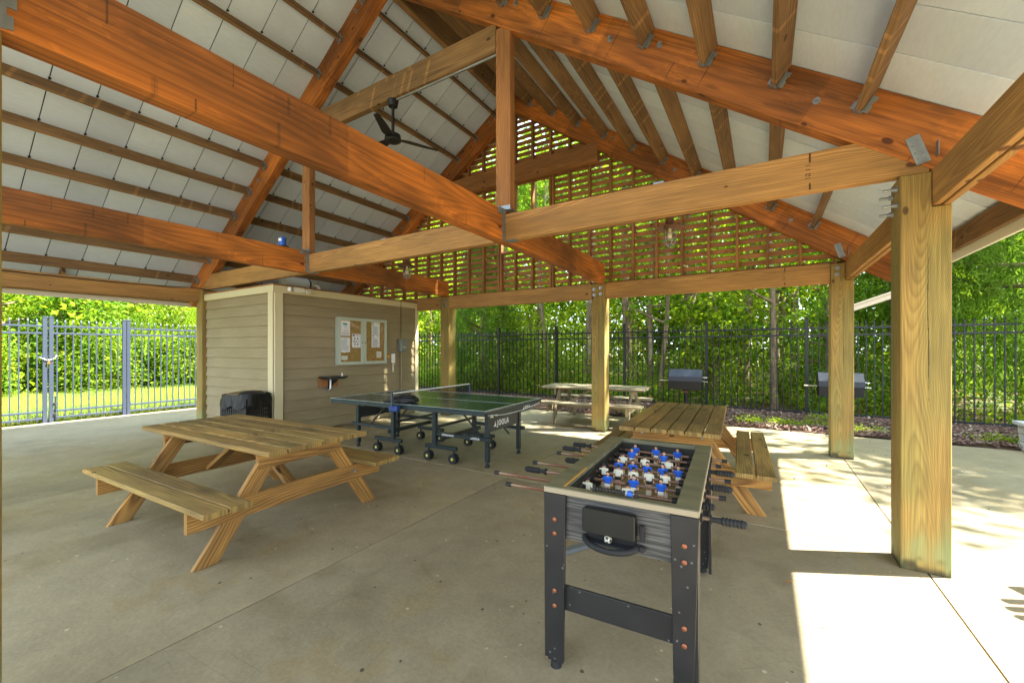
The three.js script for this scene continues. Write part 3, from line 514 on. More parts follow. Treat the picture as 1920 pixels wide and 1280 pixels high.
picnic('timber picnic table end-on behind the table football', [-0.785, 0, 4.93], Math.PI / 2 + 0.045, M.picnic, M.plank);
picnic('weathered grey picnic table behind the middle post by the fence', [-2.95, 0, 8.15], 0.1, M.grey, M.grey, { h: 0.72, rail: true, plain: true });
// ---------------------------------------------------------------- table tennis table
const font = await new FontLoader().loadAsync('fonts/droid/droid_sans_bold.typeface.json');
const text = (str, size, depth = 0.0015) => { const g = new TextGeometry(str, { font, size, depth, curveSegments: 4 }); g.computeBoundingBox(); g.translate(-(g.boundingBox.max.x + g.boundingBox.min.x) / 2, 0, 0); return g; };
const logo = (h) => { const a = xf(extrude([[-0.5 * h, 0], [0.45 * h, 0], [0.1 * h, h * 0.95], [-0.08 * h, h * 0.3]], 0.0015, 0), -h * 2.75, 0, 0); return merge([a, text('JOOLA', h)]); };
{
  const t = thing('table_tennis_table', 'dark green table tennis table on wheels with net and white maker lettering', 'table tennis table', [-4.13, 0, 4.6], 0.037);
  const topM = phys({ roughness: 0.24, clearcoat: 0.25, clearcoatRoughness: 0.2, map: dataTex(256, 256, (u, v, o) => { const n = (pn(u * 4, v * 4, 4, 4, 2) - 0.5) * 8 + (pn(u * 40, v * 40, 40, 40, 3) - 0.5) * 6; o[0] = 22 + n * 0.4; o[1] = 58 + n; o[2] = 62 + n; }, 1, 1) });
  const fr = std({ color: rgb(42, 52, 54), roughness: 0.42, metalness: 0.3 }), line = std({ color: rgb(226, 228, 220), roughness: 0.5 });
  for (const s of [-1, 1]) {
    const half = part(t, 'table_half'); half.position.set(s * 0.688, 0.76, 0);
    obj(half, 'top_board', [bx(1.362, 0.02, 1.525, 0, -0.01, 0)], topM);
    obj(half, 'white_line', [bx(1.36, 0.0012, 0.018, 0, 0.0008, 0.752), bx(1.36, 0.0012, 0.018, 0, 0.0008, -0.752), bx(0.018, 0.0014, 1.52, s * 0.67, 0.0009, 0), bx(1.34, 0.0012, 0.004, 0, 0.0008, 0)], line);
    obj(half, 'apron', [bx(1.34, 0.045, 0.03, 0, -0.042, 0.745), bx(1.34, 0.045, 0.03, 0, -0.042, -0.745), bx(0.03, 0.045, 1.46, -s * 0.66, -0.042, 0), bx(0.03, 0.05, 1.46, s * 0.66, -0.044, 0)], fr);
  }
  for (const s of [-1, 1]) {
    for (const z of [-0.41, 0.41]) { const l = obj(t, 'leg', [bx(0.05, 0.68, 0.05, s * 1.17, 0.4, z)], fr); obj(l, 'levelling_foot', [cyl(0.014, 0.014, 0.03, s * 1.17, 0.05, z, 0, 0, 0, 10), cyl(0.026, 0.03, 0.022, s * 1.17, 0.026, z, 0, 0, 0, 14), cyl(0.03, 0.03, 0.016, s * 1.17, 0.008, z, 0, 0, 0, 14)], M.rubber); }
    obj(t, 'end_panel', [bx(0.02, 0.17, 0.77, s * 1.17, 0.52, 0)], fr);
    // sloping apron piece with a white swoosh line
    obj(t, 'corner_apron', [xf(extrude([[-0.72, 0.06], [0.72, 0.06], [0.72, 0.045], [0.45, 0.01], [0.38, -0.02], [-0.38, -0.02], [-0.45, 0.01], [-0.72, 0.045]], 0.012, 0.002), s * 1.352, 0.66, 0, 0, Math.PI / 2 * s, 0)], fr);
    obj(t, 'white_swoosh', tube([[s * 1.362 + s * 0.004, 0.705, 0.7], [s * 1.368, 0.69, 0.52], [s * 1.368, 0.672, 0.36], [s * 1.368, 0.668, -0.2], [s * 1.368, 0.69, -0.52], [s * 1.368, 0.705, -0.7]], 0.004, 40, 6), line);
  }
  obj(t, 'maker_logo', xf(logo(0.072), 1.1815, 0.49, 0.05, 0, Math.PI / 2, 0), line); obj(t, 'maker_logo', xf(logo(0.04), 1.3655, 0.672, -0.3, 0, Math.PI / 2, 0), line);
  // two undercarriages on castors
  for (const s of [-1, 1]) {
    for (const z of [-0.45, 0.47]) {
      const xc = s * 0.48, g = part(t, 'castor_bar'); g.position.set(xc, 0.19, z);
      obj(g, 'bar', [bx(0.52, 0.05, 0.04)], fr);
      for (const x of [-0.21, 0.21]) { obj(g, 'castor_wheel', [cyl(0.062, 0.062, 0.024, x, -0.128, 0.026, Math.PI / 2, 0, 0, 20), cyl(0.062, 0.062, 0.024, x, -0.128, -0.026, Math.PI / 2, 0, 0, 20)], M.rubber); obj(g, 'castor_hub', [cyl(0.02, 0.02, 0.08, x, -0.128, 0, Math.PI / 2, 0, 0, 12)], std({ color: rgb(196, 190, 90), roughness: 0.5 })); obj(g, 'castor_fork', [bx(0.02, 0.12, 0.02, x, -0.07, 0)], fr); }
      obj(t, 'upright', [bx(0.055, 0.52, 0.05, xc - s * 0.1, 0.45, z)], fr);
    }
    obj(t, 'cross_bar', [bx(0.04, 0.05, 0.92, s * 0.48, 0.3, 0.01), bx(0.03, 0.03, 0.92, s * 0.38, 0.44, 0.01)], fr); obj(t, 'side_rail', [bx(0.9, 0.045, 0.035, s * 0.8, 0.36, -0.44), bx(0.9, 0.045, 0.035, s * 0.8, 0.36, 0.46)], fr);
    obj(t, 'stay', [bx(0.62, 0.02, 0.02, s * 0.85, 0.5, 0.3, 0, 0, -s * 0.75), bx(0.62, 0.02, 0.02, s * 0.85, 0.5, -0.3, 0, 0, -s * 0.75)], fr);
    obj(t, 'centre_panel', [bx(0.5, 0.11, 0.02, s * 0.75, 0.64, -0.44)], fr);
  }
  obj(t, 'maker_logo', [xf(logo(0.026), 0.62 + 0.42, 0.347, 0.479)], line); obj(t, 'model_lettering', [xf(text('NOVA PLUS', 0.026), 0.6, 0.347, 0.479)], line);
  // net
  const n = part(t, 'net'); n.position.set(0, 0.76, 0);
  const netMat = std({ color: rgb(20, 26, 28), roughness: 0.9, side: THREE.DoubleSide, alphaTest: 0.5, transparent: false });
  const nt = []; for (let i = 0; i <= 130; i++) nt.push(new THREE.BoxGeometry(0.0025, 0.135, 0.0016).translate(0, 0.075, -0.85 + i * 1.7 / 130)); for (let i = 0; i <= 9; i++) nt.push(new THREE.BoxGeometry(0.0016, 0.0025, 1.7).translate(0.001, 0.01 + i * 0.0145, 0));
  obj(n, 'mesh', mergeGeometries(nt), netMat); obj(n, 'top_tape', [bx(0.006, 0.015, 1.72, 0, 0.148, 0)], line);
  for (const z of [-0.87, 0.87]) { obj(n, 'net_post', [bx(0.022, 0.18, 0.02, 0, 0.07, z)], M.ironBlue); obj(n, 'clamp', [rb(0.15, 0.075, 0.06, 0.012, 0, -0.05, z * 0.955)], std({ color: rgb(24, 58, 120), roughness: 0.4 })); }
}
// black bundle (bats in a soft case) left at the net
{
  const b = thing('bat_bag', 'rumpled black bat bag lying beside the net post on the table', 'bag', [-4.13 + 0.02, 0.764, 3.98], 0.5);
  const lump = (sx, sy, sz, x, y, z, sd) => { const g = new THREE.SphereGeometry(1, 28, 18), p = g.attributes.position; for (let i = 0; i < p.count; i++) { const v = Vn(p.getX(i), p.getY(i), p.getZ(i)); const q = 1 + 0.14 * (pn(v.x * 3 + 5, v.z * 3 + v.y * 2 + 5, 64, 64, sd) - 0.5) * 2; const e = (c) => Math.sign(c) * Math.pow(Math.abs(c), 0.7); p.setXYZ(i, e(v.x) * q * sx + x, Math.max(0, e(v.y) * q * sy + y), e(v.z) * q * sz + z); } g.computeVertexNormals(); return g; };
  obj(b, 'bag_body', [lump(0.17, 0.045, 0.1, 0, 0.035, 0, 4)], std({ color: rgb(20, 20, 22), roughness: 0.55 })); obj(b, 'flap', [lump(0.11, 0.022, 0.085, 0.03, 0.078, 0, 8)], M.rubber); obj(b, 'strap', tube([[-0.15, 0.03, 0.02], [-0.24, 0.012, 0.05], [-0.3, 0.008, -0.02], [-0.2, 0.01, -0.08]], 0.01, 24, 6), M.rubber);
}
// ---------------------------------------------------------------- table football
{
  const t = thing('table_football', 'black table football game with blue and white players and rusty rods', 'table football', [-0.585, 0, 2.37], 0.06);
  const W = 0.66, L = 1.24, H = 0.84;                    // local x across, z towards the viewer
  const body = std({ roughness: 0.5, map: barTex(9, [50, 50, 49], [92, 90, 86], 5, 1, 0.5, 512, 512) });
  const railT = dataTex(256, 256, (u, v, o) => { const n = pn(u * 4, v * 24, 4, 24, 2) * 0.6 + pn(u * 12, v * 90, 12, 90, 3) * 0.4; o[0] = 86 + 40 * n; o[1] = 84 + 38 * n; o[2] = 64 + 28 * n; }, 1, 1);
  const railM = std({ map: railT, roughness: 0.5 }), lining = std({ color: rgb(62, 64, 66), roughness: 0.5, map: T.grey, }), legM = std({ roughness: 0.45, map: dataTex(256, 256, (u, v, o) => { const s = hash(Math.floor(u * 128), Math.floor(v * 128), 4) > 0.994 ? 70 : 0, n = (pn(u * 12, v * 12, 12, 12, 7) - 0.5) * 10; o[0] = 32 + n + s; o[1] = 31 + n + s; o[2] = 31 + n + s; }, 1, 1) });
  const rust = std({ roughness: 0.75, metalness: 0.35, map: dataTex(256, 64, (u, v, o) => { const n = pn(u * 40, v * 6, 40, 6, 2) * 0.6 + pn(u * 90, v * 12, 90, 12, 3) * 0.4, q = sst(0.4, 0.62, n); o[0] = mix(150, 104, q); o[1] = mix(132, 58, q); o[2] = mix(112, 36, q); }, 1, 1) });
  const sideM = phys({ color: rgb(40, 39, 38), roughness: 0.3, clearcoat: 0.6, clearcoatRoughness: 0.15 });
  const edge = std({ color: rgb(152, 140, 116), roughness: 0.7 });
  // cabinet
  const bw = W - 0.04, by0 = 0.6;
  obj(t, 'end_panel', [bx(bw, H - 0.03 - by0, 0.018, 0, (H - 0.03 + by0) / 2, L / 2 - 0.03)], body); obj(t, 'end_panel', [bx(bw, H - 0.03 - by0, 0.018, 0, (H - 0.03 + by0) / 2, -L / 2 + 0.03)], body);
  for (const s of [-1, 1]) obj(t, 'side_panel', [bx(0.02, H - 0.03 - by0, L - 0.08, s * (bw / 2 - 0.01), (H - 0.03 + by0) / 2, 0)], sideM);
  for (const s of [-1, 1]) { obj(t, 'side_rail', [bx(0.085, 0.028, L, s * (W / 2 - 0.0425), H - 0.014, 0)], railM); obj(t, 'rail_edging', [bx(0.004, 0.024, L - 0.004, s * (W / 2 + 0.002), H - 0.016, 0)], edge); }
  for (const s of [-1, 1]) obj(t, 'end_rail', [bx(W - 0.17, 0.028, 0.045, 0, H - 0.0145, s * (L / 2 - 0.0225))], railM);
  obj(t, 'rail_edging', [bx(W, 0.024, 0.004, 0, H - 0.016, L / 2 + 0.002)], edge);
  { const y = obj(t, 'worn_strip', [bx(0.011, 0.0015, 0.34, -W / 2 + 0.088, H + 0.0006, 0.42)], std({ color: rgb(206, 150, 60), roughness: 0.7 })); y.userData.label = 'bare orange strip along the inner edge'; }
  const inL = L - 0.092, inW = W - 0.17;
  obj(t, 'inner_lining', [bx(0.006, 0.15, inL, -inW / 2 + 0.003, H - 0.1, 0), bx(0.006, 0.15, inL, inW / 2 - 0.003, H - 0.1, 0), bx(inW, 0.15, 0.006, 0, H - 0.1, -inL / 2 + 0.003), bx(inW, 0.15, 0.006, 0, H - 0.1, inL / 2 - 0.003)], lining);
  const field = std({ roughness: 0.4, map: dataTex(512, 512, (u, v, o) => { const n = pn(u * 8, v * 8, 8, 8, 2) * 0.5 + pn(u * 50, v * 50, 50, 50, 3) * 0.5; o[0] = 112 + 50 * n; o[1] = 100 + 44 * n; o[2] = 52 + 26 * n; const r = Math.hypot(u - 0.5, (v - 0.5) * 2.2), l = Math.abs(r - 0.2) < 0.006 || Math.abs(v - 0.5) < 0.003 || ((Math.abs(v - 0.12) < 0.003 || Math.abs(v - 0.88) < 0.003) && Math.abs(u - 0.5) < 0.25); if (l) { o[0] = 190; o[1] = 186; o[2] = 160; } }, 1, 1) });
  const fg = new THREE.BoxGeometry(inW, 0.008, inL); fg.translate(0, H - 0.165, 0); obj(t, 'playing_field', fg, field);
  // tapered legs
  for (const sx of [-1, 1]) for (const sz of [-1, 1]) {
    const g = metreUV(extrude([[-0.01, H - 0.032], [0.098, H - 0.032], [0.085, 0.03], [0.012, 0.03]].map(([x, y]) => [x * -sx, y]), 0.02, 0.002), 1);
    const l = obj(t, 'leg', g, legM, [sx * (bw / 2 + 0.014), 0, sz > 0 ? L / 2 - 0.018 : -L / 2 - 0.002]);
    const g2 = metreUV(extrude([[-0.01, H - 0.032], [0.09, H - 0.032], [0.07, 0.03], [0.0, 0.03]].map(([x, y]) => [x, y]), 0.018, 0.002), 1);
    obj(l, 'leg_return', [xf(g2, (sx > 0 ? -0.0085 : -0.0095) + (sz > 0 ? 0 : 0.018), 0, sz > 0 ? 0.004 : 0.016, 0, sz > 0 ? Math.PI / 2 : -Math.PI / 2, 0)], sideM);
    obj(l, 'foot', [cyl(0.022, 0.026, 0.032, -sx * 0.045, 0.016, 0.0, 0, 0, 0, 14)], M.rubber);
    if (sz > 0) for (const y of [H - 0.15, H - 0.215, 0.36, 0.29]) obj(l, 'bolt', [sph(0.011, -sx * 0.045, y, 0.021, 1, 1, 0.5, 12)], std({ color: rgb(150, 92, 66), roughness: 0.5, metalness: 0.6 }));
  }
  obj(t, 'leg_brace', [bx(bw - 0.14, 0.115, 0.016, 0, 0.325, L / 2 - 0.03)], legM); obj(t, 'leg_brace', [bx(bw - 0.14, 0.115, 0.016, 0, 0.325, -L / 2 + 0.02)], legM);
  // ball return on the near end
  { const c = part(t, 'ball_return'); c.position.set(-0.02, 0.695, L / 2 - 0.02);
    const hood = (() => { const g = extrude([[0, 0.09], [0.045, 0.085], [0.06, 0.055], [0.062, -0.01], [0.055, -0.012], [0, -0.012]], 0.225, 0.004); return xf(g, -0.1125, 0, 0, 0, Math.PI / 2, 0); })();
    obj(c, 'hood', [xf(hood, 0.225, 0, 0)].map((g) => { g.computeBoundingBox(); const b = g.boundingBox; return g.translate(-(b.min.x + b.max.x) / 2, 0, -b.min.z); }), std({ color: rgb(44, 42, 40), roughness: 0.5, map: railT }));
    const trayPts = []; for (let i = 0; i <= 20; i++) { const a = Math.PI * i / 20; trayPts.push([-Math.cos(a) * 0.115, -0.052 - Math.sin(a) * 0.022, 0.012 + Math.sin(a) * 0.058]); }
    obj(c, 'tray', [tube(trayPts, 0.013, 40, 8), rb(0.22, 0.008, 0.05, 0.003, 0, -0.062, 0.025)], M.rubber);
    obj(c, 'back_plate', [bx(0.22, 0.06, 0.003, 0, -0.04, 0.0075)], std({ color: rgb(12, 12, 12), roughness: 0.8 }));
    obj(c, 'hinge', [rb(0.02, 0.07, 0.02, 0.004, 0.135, 0.01, 0.02), rb(0.022, 0.024, 0.024, 0.006, 0.135, -0.055, 0.022)], M.rubber); }
  // score counter
  { const c = part(t, 'score_counter'); c.position.set(0.0, H + 0.014, L / 2 - 0.03); const b = []; for (let i = 0; i < 9; i++) b.push(rb(0.0125, 0.017, 0.02, 0.004, -0.085 + i * 0.0145, 0, 0)); obj(c, 'bead', merge(b), M.black); obj(c, 'marker_bead', [rb(0.024, 0.021, 0.024, 0.006, 0.058, 0, 0)], M.blue); obj(c, 'wire', [cyl(0.003, 0.003, 0.2, -0.01, 0, 0, 0, 0, Math.PI / 2, 6)], M.steel); obj(c, 'end_peg', [cyl(0.008, 0.008, 0.032, -0.1, 0.001, 0), cyl(0.008, 0.008, 0.032, 0.085, 0.001, 0)], M.black); }
  // one player figure, coloured by vertex
  const figure = (jersey, shorts) => {
    const paint = (g, c) => { g = strip(g); const n = g.attributes.position.count, a = new Float32Array(n * 3); for (let i = 0; i < n; i++) { a[i * 3] = c.r; a[i * 3 + 1] = c.g; a[i * 3 + 2] = c.b; } g.setAttribute('color', new THREE.BufferAttribute(a, 3)); return g; };
    const skin = rgb(206, 158, 124), hair = rgb(30, 24, 20), pale = rgb(214, 208, 190);
    return mergeGeometries([
      paint(rb(0.03, 0.034, 0.017, 0.006, 0, 0.006, 0), jersey), paint(rb(0.009, 0.026, 0.012, 0.004, -0.019, 0.008, 0, 0, 0, -0.15), jersey), paint(rb(0.009, 0.026, 0.012, 0.004, 0.019, 0.008, 0, 0, 0, 0.15), jersey),
      paint(rb(0.007, 0.016, 0.009, 0.003, -0.021, -0.012, 0), skin), paint(rb(0.007, 0.016, 0.009, 0.003, 0.021, -0.012, 0), skin),
      paint(sph(0.0095, 0, 0.034, 0, 0.9, 1.15, 1, 10), skin), paint(sph(0.0099, 0, 0.038, -0.0018, 0.95, 0.9, 1, 10), hair), paint(cyl(0.005, 0.006, 0.008, 0, 0.025, 0, 0, 0, 0, 8), skin),
      paint(rb(0.027, 0.017, 0.016, 0.005, 0, -0.018, 0), shorts), paint(rb(0.011, 0.034, 0.012, 0.004, -0.007, -0.042, 0), skin), paint(rb(0.011, 0.034, 0.012, 0.004, 0.007, -0.042, 0), skin), paint(rb(0.025, 0.022, 0.016, 0.003, 0, -0.066, 0.001), pale),
    ]);
  };
  const figM = std({ vertexColors: true, roughness: 0.5 }), figs = [figure(rgb(24, 92, 200), rgb(226, 222, 206)), figure(rgb(224, 220, 196), rgb(22, 22, 24))];
  const gripMat = M.rubber;
  // far to near: [players, team, handle on the right?, slide, lean]
  const rods = [[3, 0, 0, 0.0, 0.1], [2, 0, 0, -0.03, -0.1], [3, 1, 1, -0.02, 0.15], [5, 0, 0, 0.02, 0], [5, 1, 1, -0.03, 0.1], [3, 0, 0, 0.0, -0.05], [2, 1, 1, -0.1, 0.1], [3, 1, 1, 0.02, -1.4]];
  rods.forEach(([n, team, right, sl, lean], i) => {
    const r = part(t, 'rod'); r.position.set(sl, H - 0.062, -inL / 2 + 0.075 + i * (inL - 0.13) / 7);
    const bareEnd = right ? -1 : 1, far = W / 2 + (right ? 0.3 - (i % 3) * 0.035 : 0.08), near = W / 2 + 0.022;
    const xa = bareEnd < 0 ? -far : -near - (i < 2 ? 0.1 : i === 5 ? 0.14 : 0.02), xb = bareEnd < 0 ? near : far;
    obj(r, 'bar', [cyl(0.0082, 0.0082, xb - xa, (xa + xb) / 2, 0, 0, 0, 0, Math.PI / 2, 10)], rust);
    obj(r, 'end_cap', [cyl(0.0115, 0.0115, 0.03, bareEnd * far, 0, 0, 0, 0, Math.PI / 2, 10)], M.rubber);
    const hs = -bareEnd, hx = hs < 0 ? xa : xb, ring = [cyl(0.0105, 0.0125, 0.05, hx + hs * 0.02, 0, 0, 0, 0, Math.PI / 2, 14)];
    for (let k = 0; k < 6; k++) ring.push(sph(0.0175, hx + hs * (0.045 + k * 0.0135), 0, 0, 0.55, 1, 1, 14)); ring.push(cyl(0.015, 0.015, 0.08, hx + hs * 0.08, 0, 0, 0, 0, Math.PI / 2, 14), sph(0.015, hx + hs * 0.121, 0, 0, 0.8, 1, 1, 12), cyl(0.018, 0.018, 0.008, hx + hs * 0.0, 0, 0, 0, 0, Math.PI / 2, 14));
    obj(r, 'handle', merge(ring), gripMat);
    for (const s of [-1, 1]) obj(r, 'bumper', [cyl(0.017, 0.017, 0.02, s * (inW / 2 - 0.03) - sl, 0, 0, 0, 0, Math.PI / 2, 12)], M.rubber);
    for (const s of [-1, 1]) obj(r, 'bearing', [cyl(0.018, 0.018, 0.008, s * (W / 2 + 0.006) - sl, 0, 0, 0, 0, Math.PI / 2, 12)], M.rubber);
    const sp = n === 5 ? 0.083 : n === 3 ? 0.135 : 0.2;
    for (let k = 0; k < n; k++) obj(r, 'player_figure', figs[team], figM, [(k - (n - 1) / 2) * sp, 0, 0], [lean * (team ? -1 : 1), team ? Math.PI : 0, 0]).scale.setScalar(1.15);
  });
}
{ // ball resting in the return tray
  const g = new THREE.IcosahedronGeometry(0.0175, 4), p = g.attributes.position, dirs = []; const q = (1 + Math.sqrt(5)) / 2; for (const a of [-1, 1]) for (const b of [-q, q]) dirs.push(Vn(0, a, b).normalize(), Vn(a, b, 0).normalize(), Vn(b, 0, a).normalize());
  const c = new Float32Array(p.count * 3); for (let i = 0; i < p.count; i++) { const v = Vn(p.getX(i), p.getY(i), p.getZ(i)).normalize(); const k = dirs.some((d) => d.dot(v) > 0.93) ? 0.02 : 0.62; c.set([k, k, k * 0.85], i * 3); } g.setAttribute('color', new THREE.BufferAttribute(c, 3));
  single('football', 'small black and white ball in the ball return of the table football', 'ball', g, std({ vertexColors: true, roughness: 0.5 }), [-0.575, 0.6545, 1.742]);
}
{ // loose bar under the game
  const b = thing('loose_rail', 'grey metal bar with blue clip lying on the floor under the table football', 'metal bar', [-1.17, 0, 2.84], 1.05);
  obj(b, 'bar', [bx(0.36, 0.03, 0.055, 0, 0.016, 0, 0, 0, 0)], std({ color: rgb(118, 122, 122), roughness: 0.5, metalness: 0.4 })); obj(b, 'blue_clip', [rb(0.03, 0.02, 0.03, 0.006, 0.12, 0.041, 0)], M.blue); obj(b, 'end_knob', [sph(0.024, 0.21, 0.024, 0.01), cyl(0.014, 0.014, 0.06, 0.19, 0.02, 0, 0, 0, Math.PI / 2)], M.black);
}
// ---------------------------------------------------------------- ceiling fan and caged lamps
{
  const f = thing('ceiling_fan', 'black three-bladed ceiling fan hanging from the collar beam', 'ceiling fan', [-4.21, 4.22, 3.85]);
  obj(f, 'canopy', [cyl(0.075, 0.06, 0.08, 0, 0.53, 0, 0, 0, 0, 24), cyl(0.05, 0.05, 0.05, 0, 0.585 - 0.03, 0)], M.black); obj(f, 'downrod', [cyl(0.02, 0.02, 0.4, 0, 0.3, 0, 0, 0, 0, 16)], M.black); obj(f, 'motor', [cyl(0.1, 0.11, 0.07, 0, 0.075, 0, 0, 0, 0, 32), sph(0.105, 0, 0.045, 0, 1, 0.4, 1, 28)], M.black);
  for (const a of [1.03, 1.03 + 2.094, 1.03 + 4.189]) { const s = new THREE.Shape(); s.moveTo(0.1, -0.04); s.quadraticCurveTo(0.16, -0.075, 0.24, -0.07); s.lineTo(0.61, -0.03); s.lineTo(0.625, 0.03); s.quadraticCurveTo(0.35, 0.055, 0.1, 0.04); obj(f, 'blade', [xf(new THREE.ExtrudeGeometry(s, { depth: 0.008, bevelEnabled: false, curveSegments: 8 }), 0, 0, 0, -Math.PI / 2 + 0.18, 0, 0)], M.black, [0, 0.06, 0], [0, a, -0.03]); }
  const c = tube([[0.06, 0.565, 0], [0.4, 0.562, 0], [1.0, 0.562, 0], [1.66, 0.562, 0]], 0.012, 24, 8); obj(f, 'conduit', c, M.galv);
}
for (const [X, label] of [[-0.79, 'caged lamp under rusty shade hanging behind the right tie beam'], [-4.41, 'caged lamp under dull shade hanging behind the middle tie beam']]) {
  const l = thing('caged_lamp', label, 'lamp', [X, 2.5, 4.3], 0, 'caged lamps behind the tie beams');
  const shade = std({ color: rgb(120, 84, 64), roughness: 0.6, metalness: 0.3 });
  obj(l, 'shade', new THREE.LatheGeometry([[0.0, 0.225], [0.05, 0.222], [0.062, 0.21], [0.13, 0.19], [0.142, 0.183], [0.138, 0.181], [0.06, 0.2], [0.0, 0.205]].map(([x, y]) => new THREE.Vector2(x, y)), 32), shade);
  obj(l, 'socket', [cyl(0.035, 0.045, 0.09, 0, 0.26, 0), cyl(0.05, 0.05, 0.03, 0, 0.19, 0)], shade);
  obj(l, 'glass_globe', new THREE.LatheGeometry([[0.044, 0.18], [0.05, 0.12], [0.048, 0.06], [0.03, 0.025], [0.0, 0.015]].map(([x, y]) => new THREE.Vector2(x, y)), 24), phys({ transmission: 1, thickness: 0, roughness: 0.08, color: 0xf4f0e0 })); obj(l, 'bulb', [sph(0.025, 0, 0.11, 0, 1, 1.3, 1), cyl(0.014, 0.014, 0.04, 0, 0.155, 0)], M.white);
  const cage = []; for (let k = 0; k < 6; k++) { const a = k * Math.PI / 3; cage.push(tube([[0.052, 0.185], [0.06, 0.12], [0.056, 0.06], [0.034, 0.015], [0.004, 0.004]].map(([r, y]) => [r * Math.cos(a), y, r * Math.sin(a)]), 0.003, 14, 5)); } for (const [r, y] of [[0.061, 0.12], [0.057, 0.065], [0.036, 0.018]]) cage.push(xf(new THREE.TorusGeometry(r, 0.003, 5, 24), 0, y, 0, Math.PI / 2, 0, 0)); obj(l, 'cage', merge(cage), M.galv);
  obj(l, 'arm', [tube([[0, 0.3, 0], [0, 0.46, 0], [0, 0.53, 0.04], [0, 0.54, 0.12], [0, 0.5, 0.2], [0, 0.48, 0.3], [0, 0.48, 0.41]], 0.011, 40, 8)], M.galv); obj(l, 'junction_box', [rb(0.1, 0.05, 0.08, 0.008, -0.02, 0.48, 0.38)], M.galv);
}
// wire strung along the left eave beam
single('cable', 'thin grey cable strung along the left eave beam', 'cable', tube([[0, 0.0, 0.8], [0, -0.015, -0.6], [0, -0.02, -1.6], [0.02, 0.0, -2.6], [0.12, 0.02, -3.1], [0.4, -0.03, -3.2]], 0.008, 40, 6), M.ironBlack, [-9.585, 2.66, 0.55]);
// ---------------------------------------------------------------- fences and gate
const picketGeo = (h) => merge([bx(0.019, h - 0.06, 0.019, 0, (h - 0.06) / 2 + 0.03, 0), xf(new THREE.ConeGeometry(0.02, 0.05, 4, 1), 0, h + 0.0, 0, 0, Math.PI / 4, 0), bx(0.028, 0.018, 0.028, 0, h - 0.03, 0)]);
function fence(name, label, cat, A, B, mat, { posts, pickets, tops = 2.06, rails, postH = 2.17, group, ends = 0 }) {
  const dir = Math.atan2(-(B[1] - A[1]) * -1, B[0] - A[0]); const len = Math.hypot(B[0] - A[0], B[1] - A[1]);
  const t = thing(name, label, cat, [A[0], 0, A[1]], dir, group), pg = picketGeo(tops);
  for (const y of rails) obj(t, 'rail', [bx(len, 0.036, 0.03, len / 2, y, 0)], mat);
  const pgeo = merge([bx(ends || 0.06, postH, ends || 0.06, 0, postH / 2 - 0.02, 0), bx((ends || 0.06) + 0.012, 0.014, (ends || 0.06) + 0.012, 0, postH - 0.012, 0), bx((ends || 0.06) * 0.8, 0.012, (ends || 0.06) * 0.8, 0, postH, 0)]);
  for (const x of posts) obj(t, 'post', pgeo, mat, [x, 0, 0]);
  for (const x of pickets) if (!posts.some((q) => Math.abs(q - x) < 0.05)) obj(t, 'picket', pg, mat, [x, 0, 0]);
  return t;
}
const seq = (a, b, s) => { const r = []; for (let x = a; x < b; x += s) r.push(x); return r; };
// back fence runs along X at D = 11.1 from X = -13
fence('metal_fence', 'long black picket fence across the back of the paving', 'fence', [-12.4, 11.1], [7.2, 11.1], M.ironBlack, { posts: [-11.36, -9.33, -7.28, -5.235, -3.206, -1.183, 0.821, 2.86, 4.9, 6.9].map((x) => x + 12.4), pickets: seq(0.078, 19.5, 0.1298), rails: [1.94, 1.79, 0.1] });
fence('metal_fence', 'short run of dark blue-grey picket fence between gate and shed', 'fence', [-12.4, 3.456], [-12.4, 11.05], M.ironBlue, { posts: [0, 2.1, 4.2, 6.3], pickets: seq(0.122, 7.5, 0.118), tops: 2.09, rails: [1.95, 1.805, 0.22, 0.075], postH: 2.15 });
for (const [d0, d1, l] of [[2.259, 3.382, 'right-hand leaf of the dark blue-grey picket gate'], [1.05, 2.172, 'left-hand leaf of the dark blue-grey picket gate at the photo edge']]) {
  const w = d1 - d0, g = fence('gate_leaf', l, 'gate', [-12.4, d0], [-12.4, d1], M.ironBlue, { posts: [0, w], pickets: d0 > 2 ? seq(0.083, w - 0.02, 0.1172) : [0.08, 0.2, 0.318, 0.435, 0.555, 0.667, 0.78, 0.899, 1.018], tops: 2.08, rails: [1.95, 1.805, 0.22, 0.085], postH: 2.145, group: 'gate leaves' });
  if (d0 > 2) { obj(g, 'drop_bolt', [cyl(0.012, 0.012, 0.5, 0.05, 0.27, 0.035, 0, 0, 0, 10), bx(0.03, 0.05, 0.06, 0.04, 0.36, 0.02), bx(0.03, 0.05, 0.06, 0.04, 0.14, 0.02)], M.ironBlack); obj(g, 'hinge', [cyl(0.02, 0.02, 0.1, w + 0.037, 0.42, 0.0, 0, 0, 0, 10)], M.ironBlack); }
}
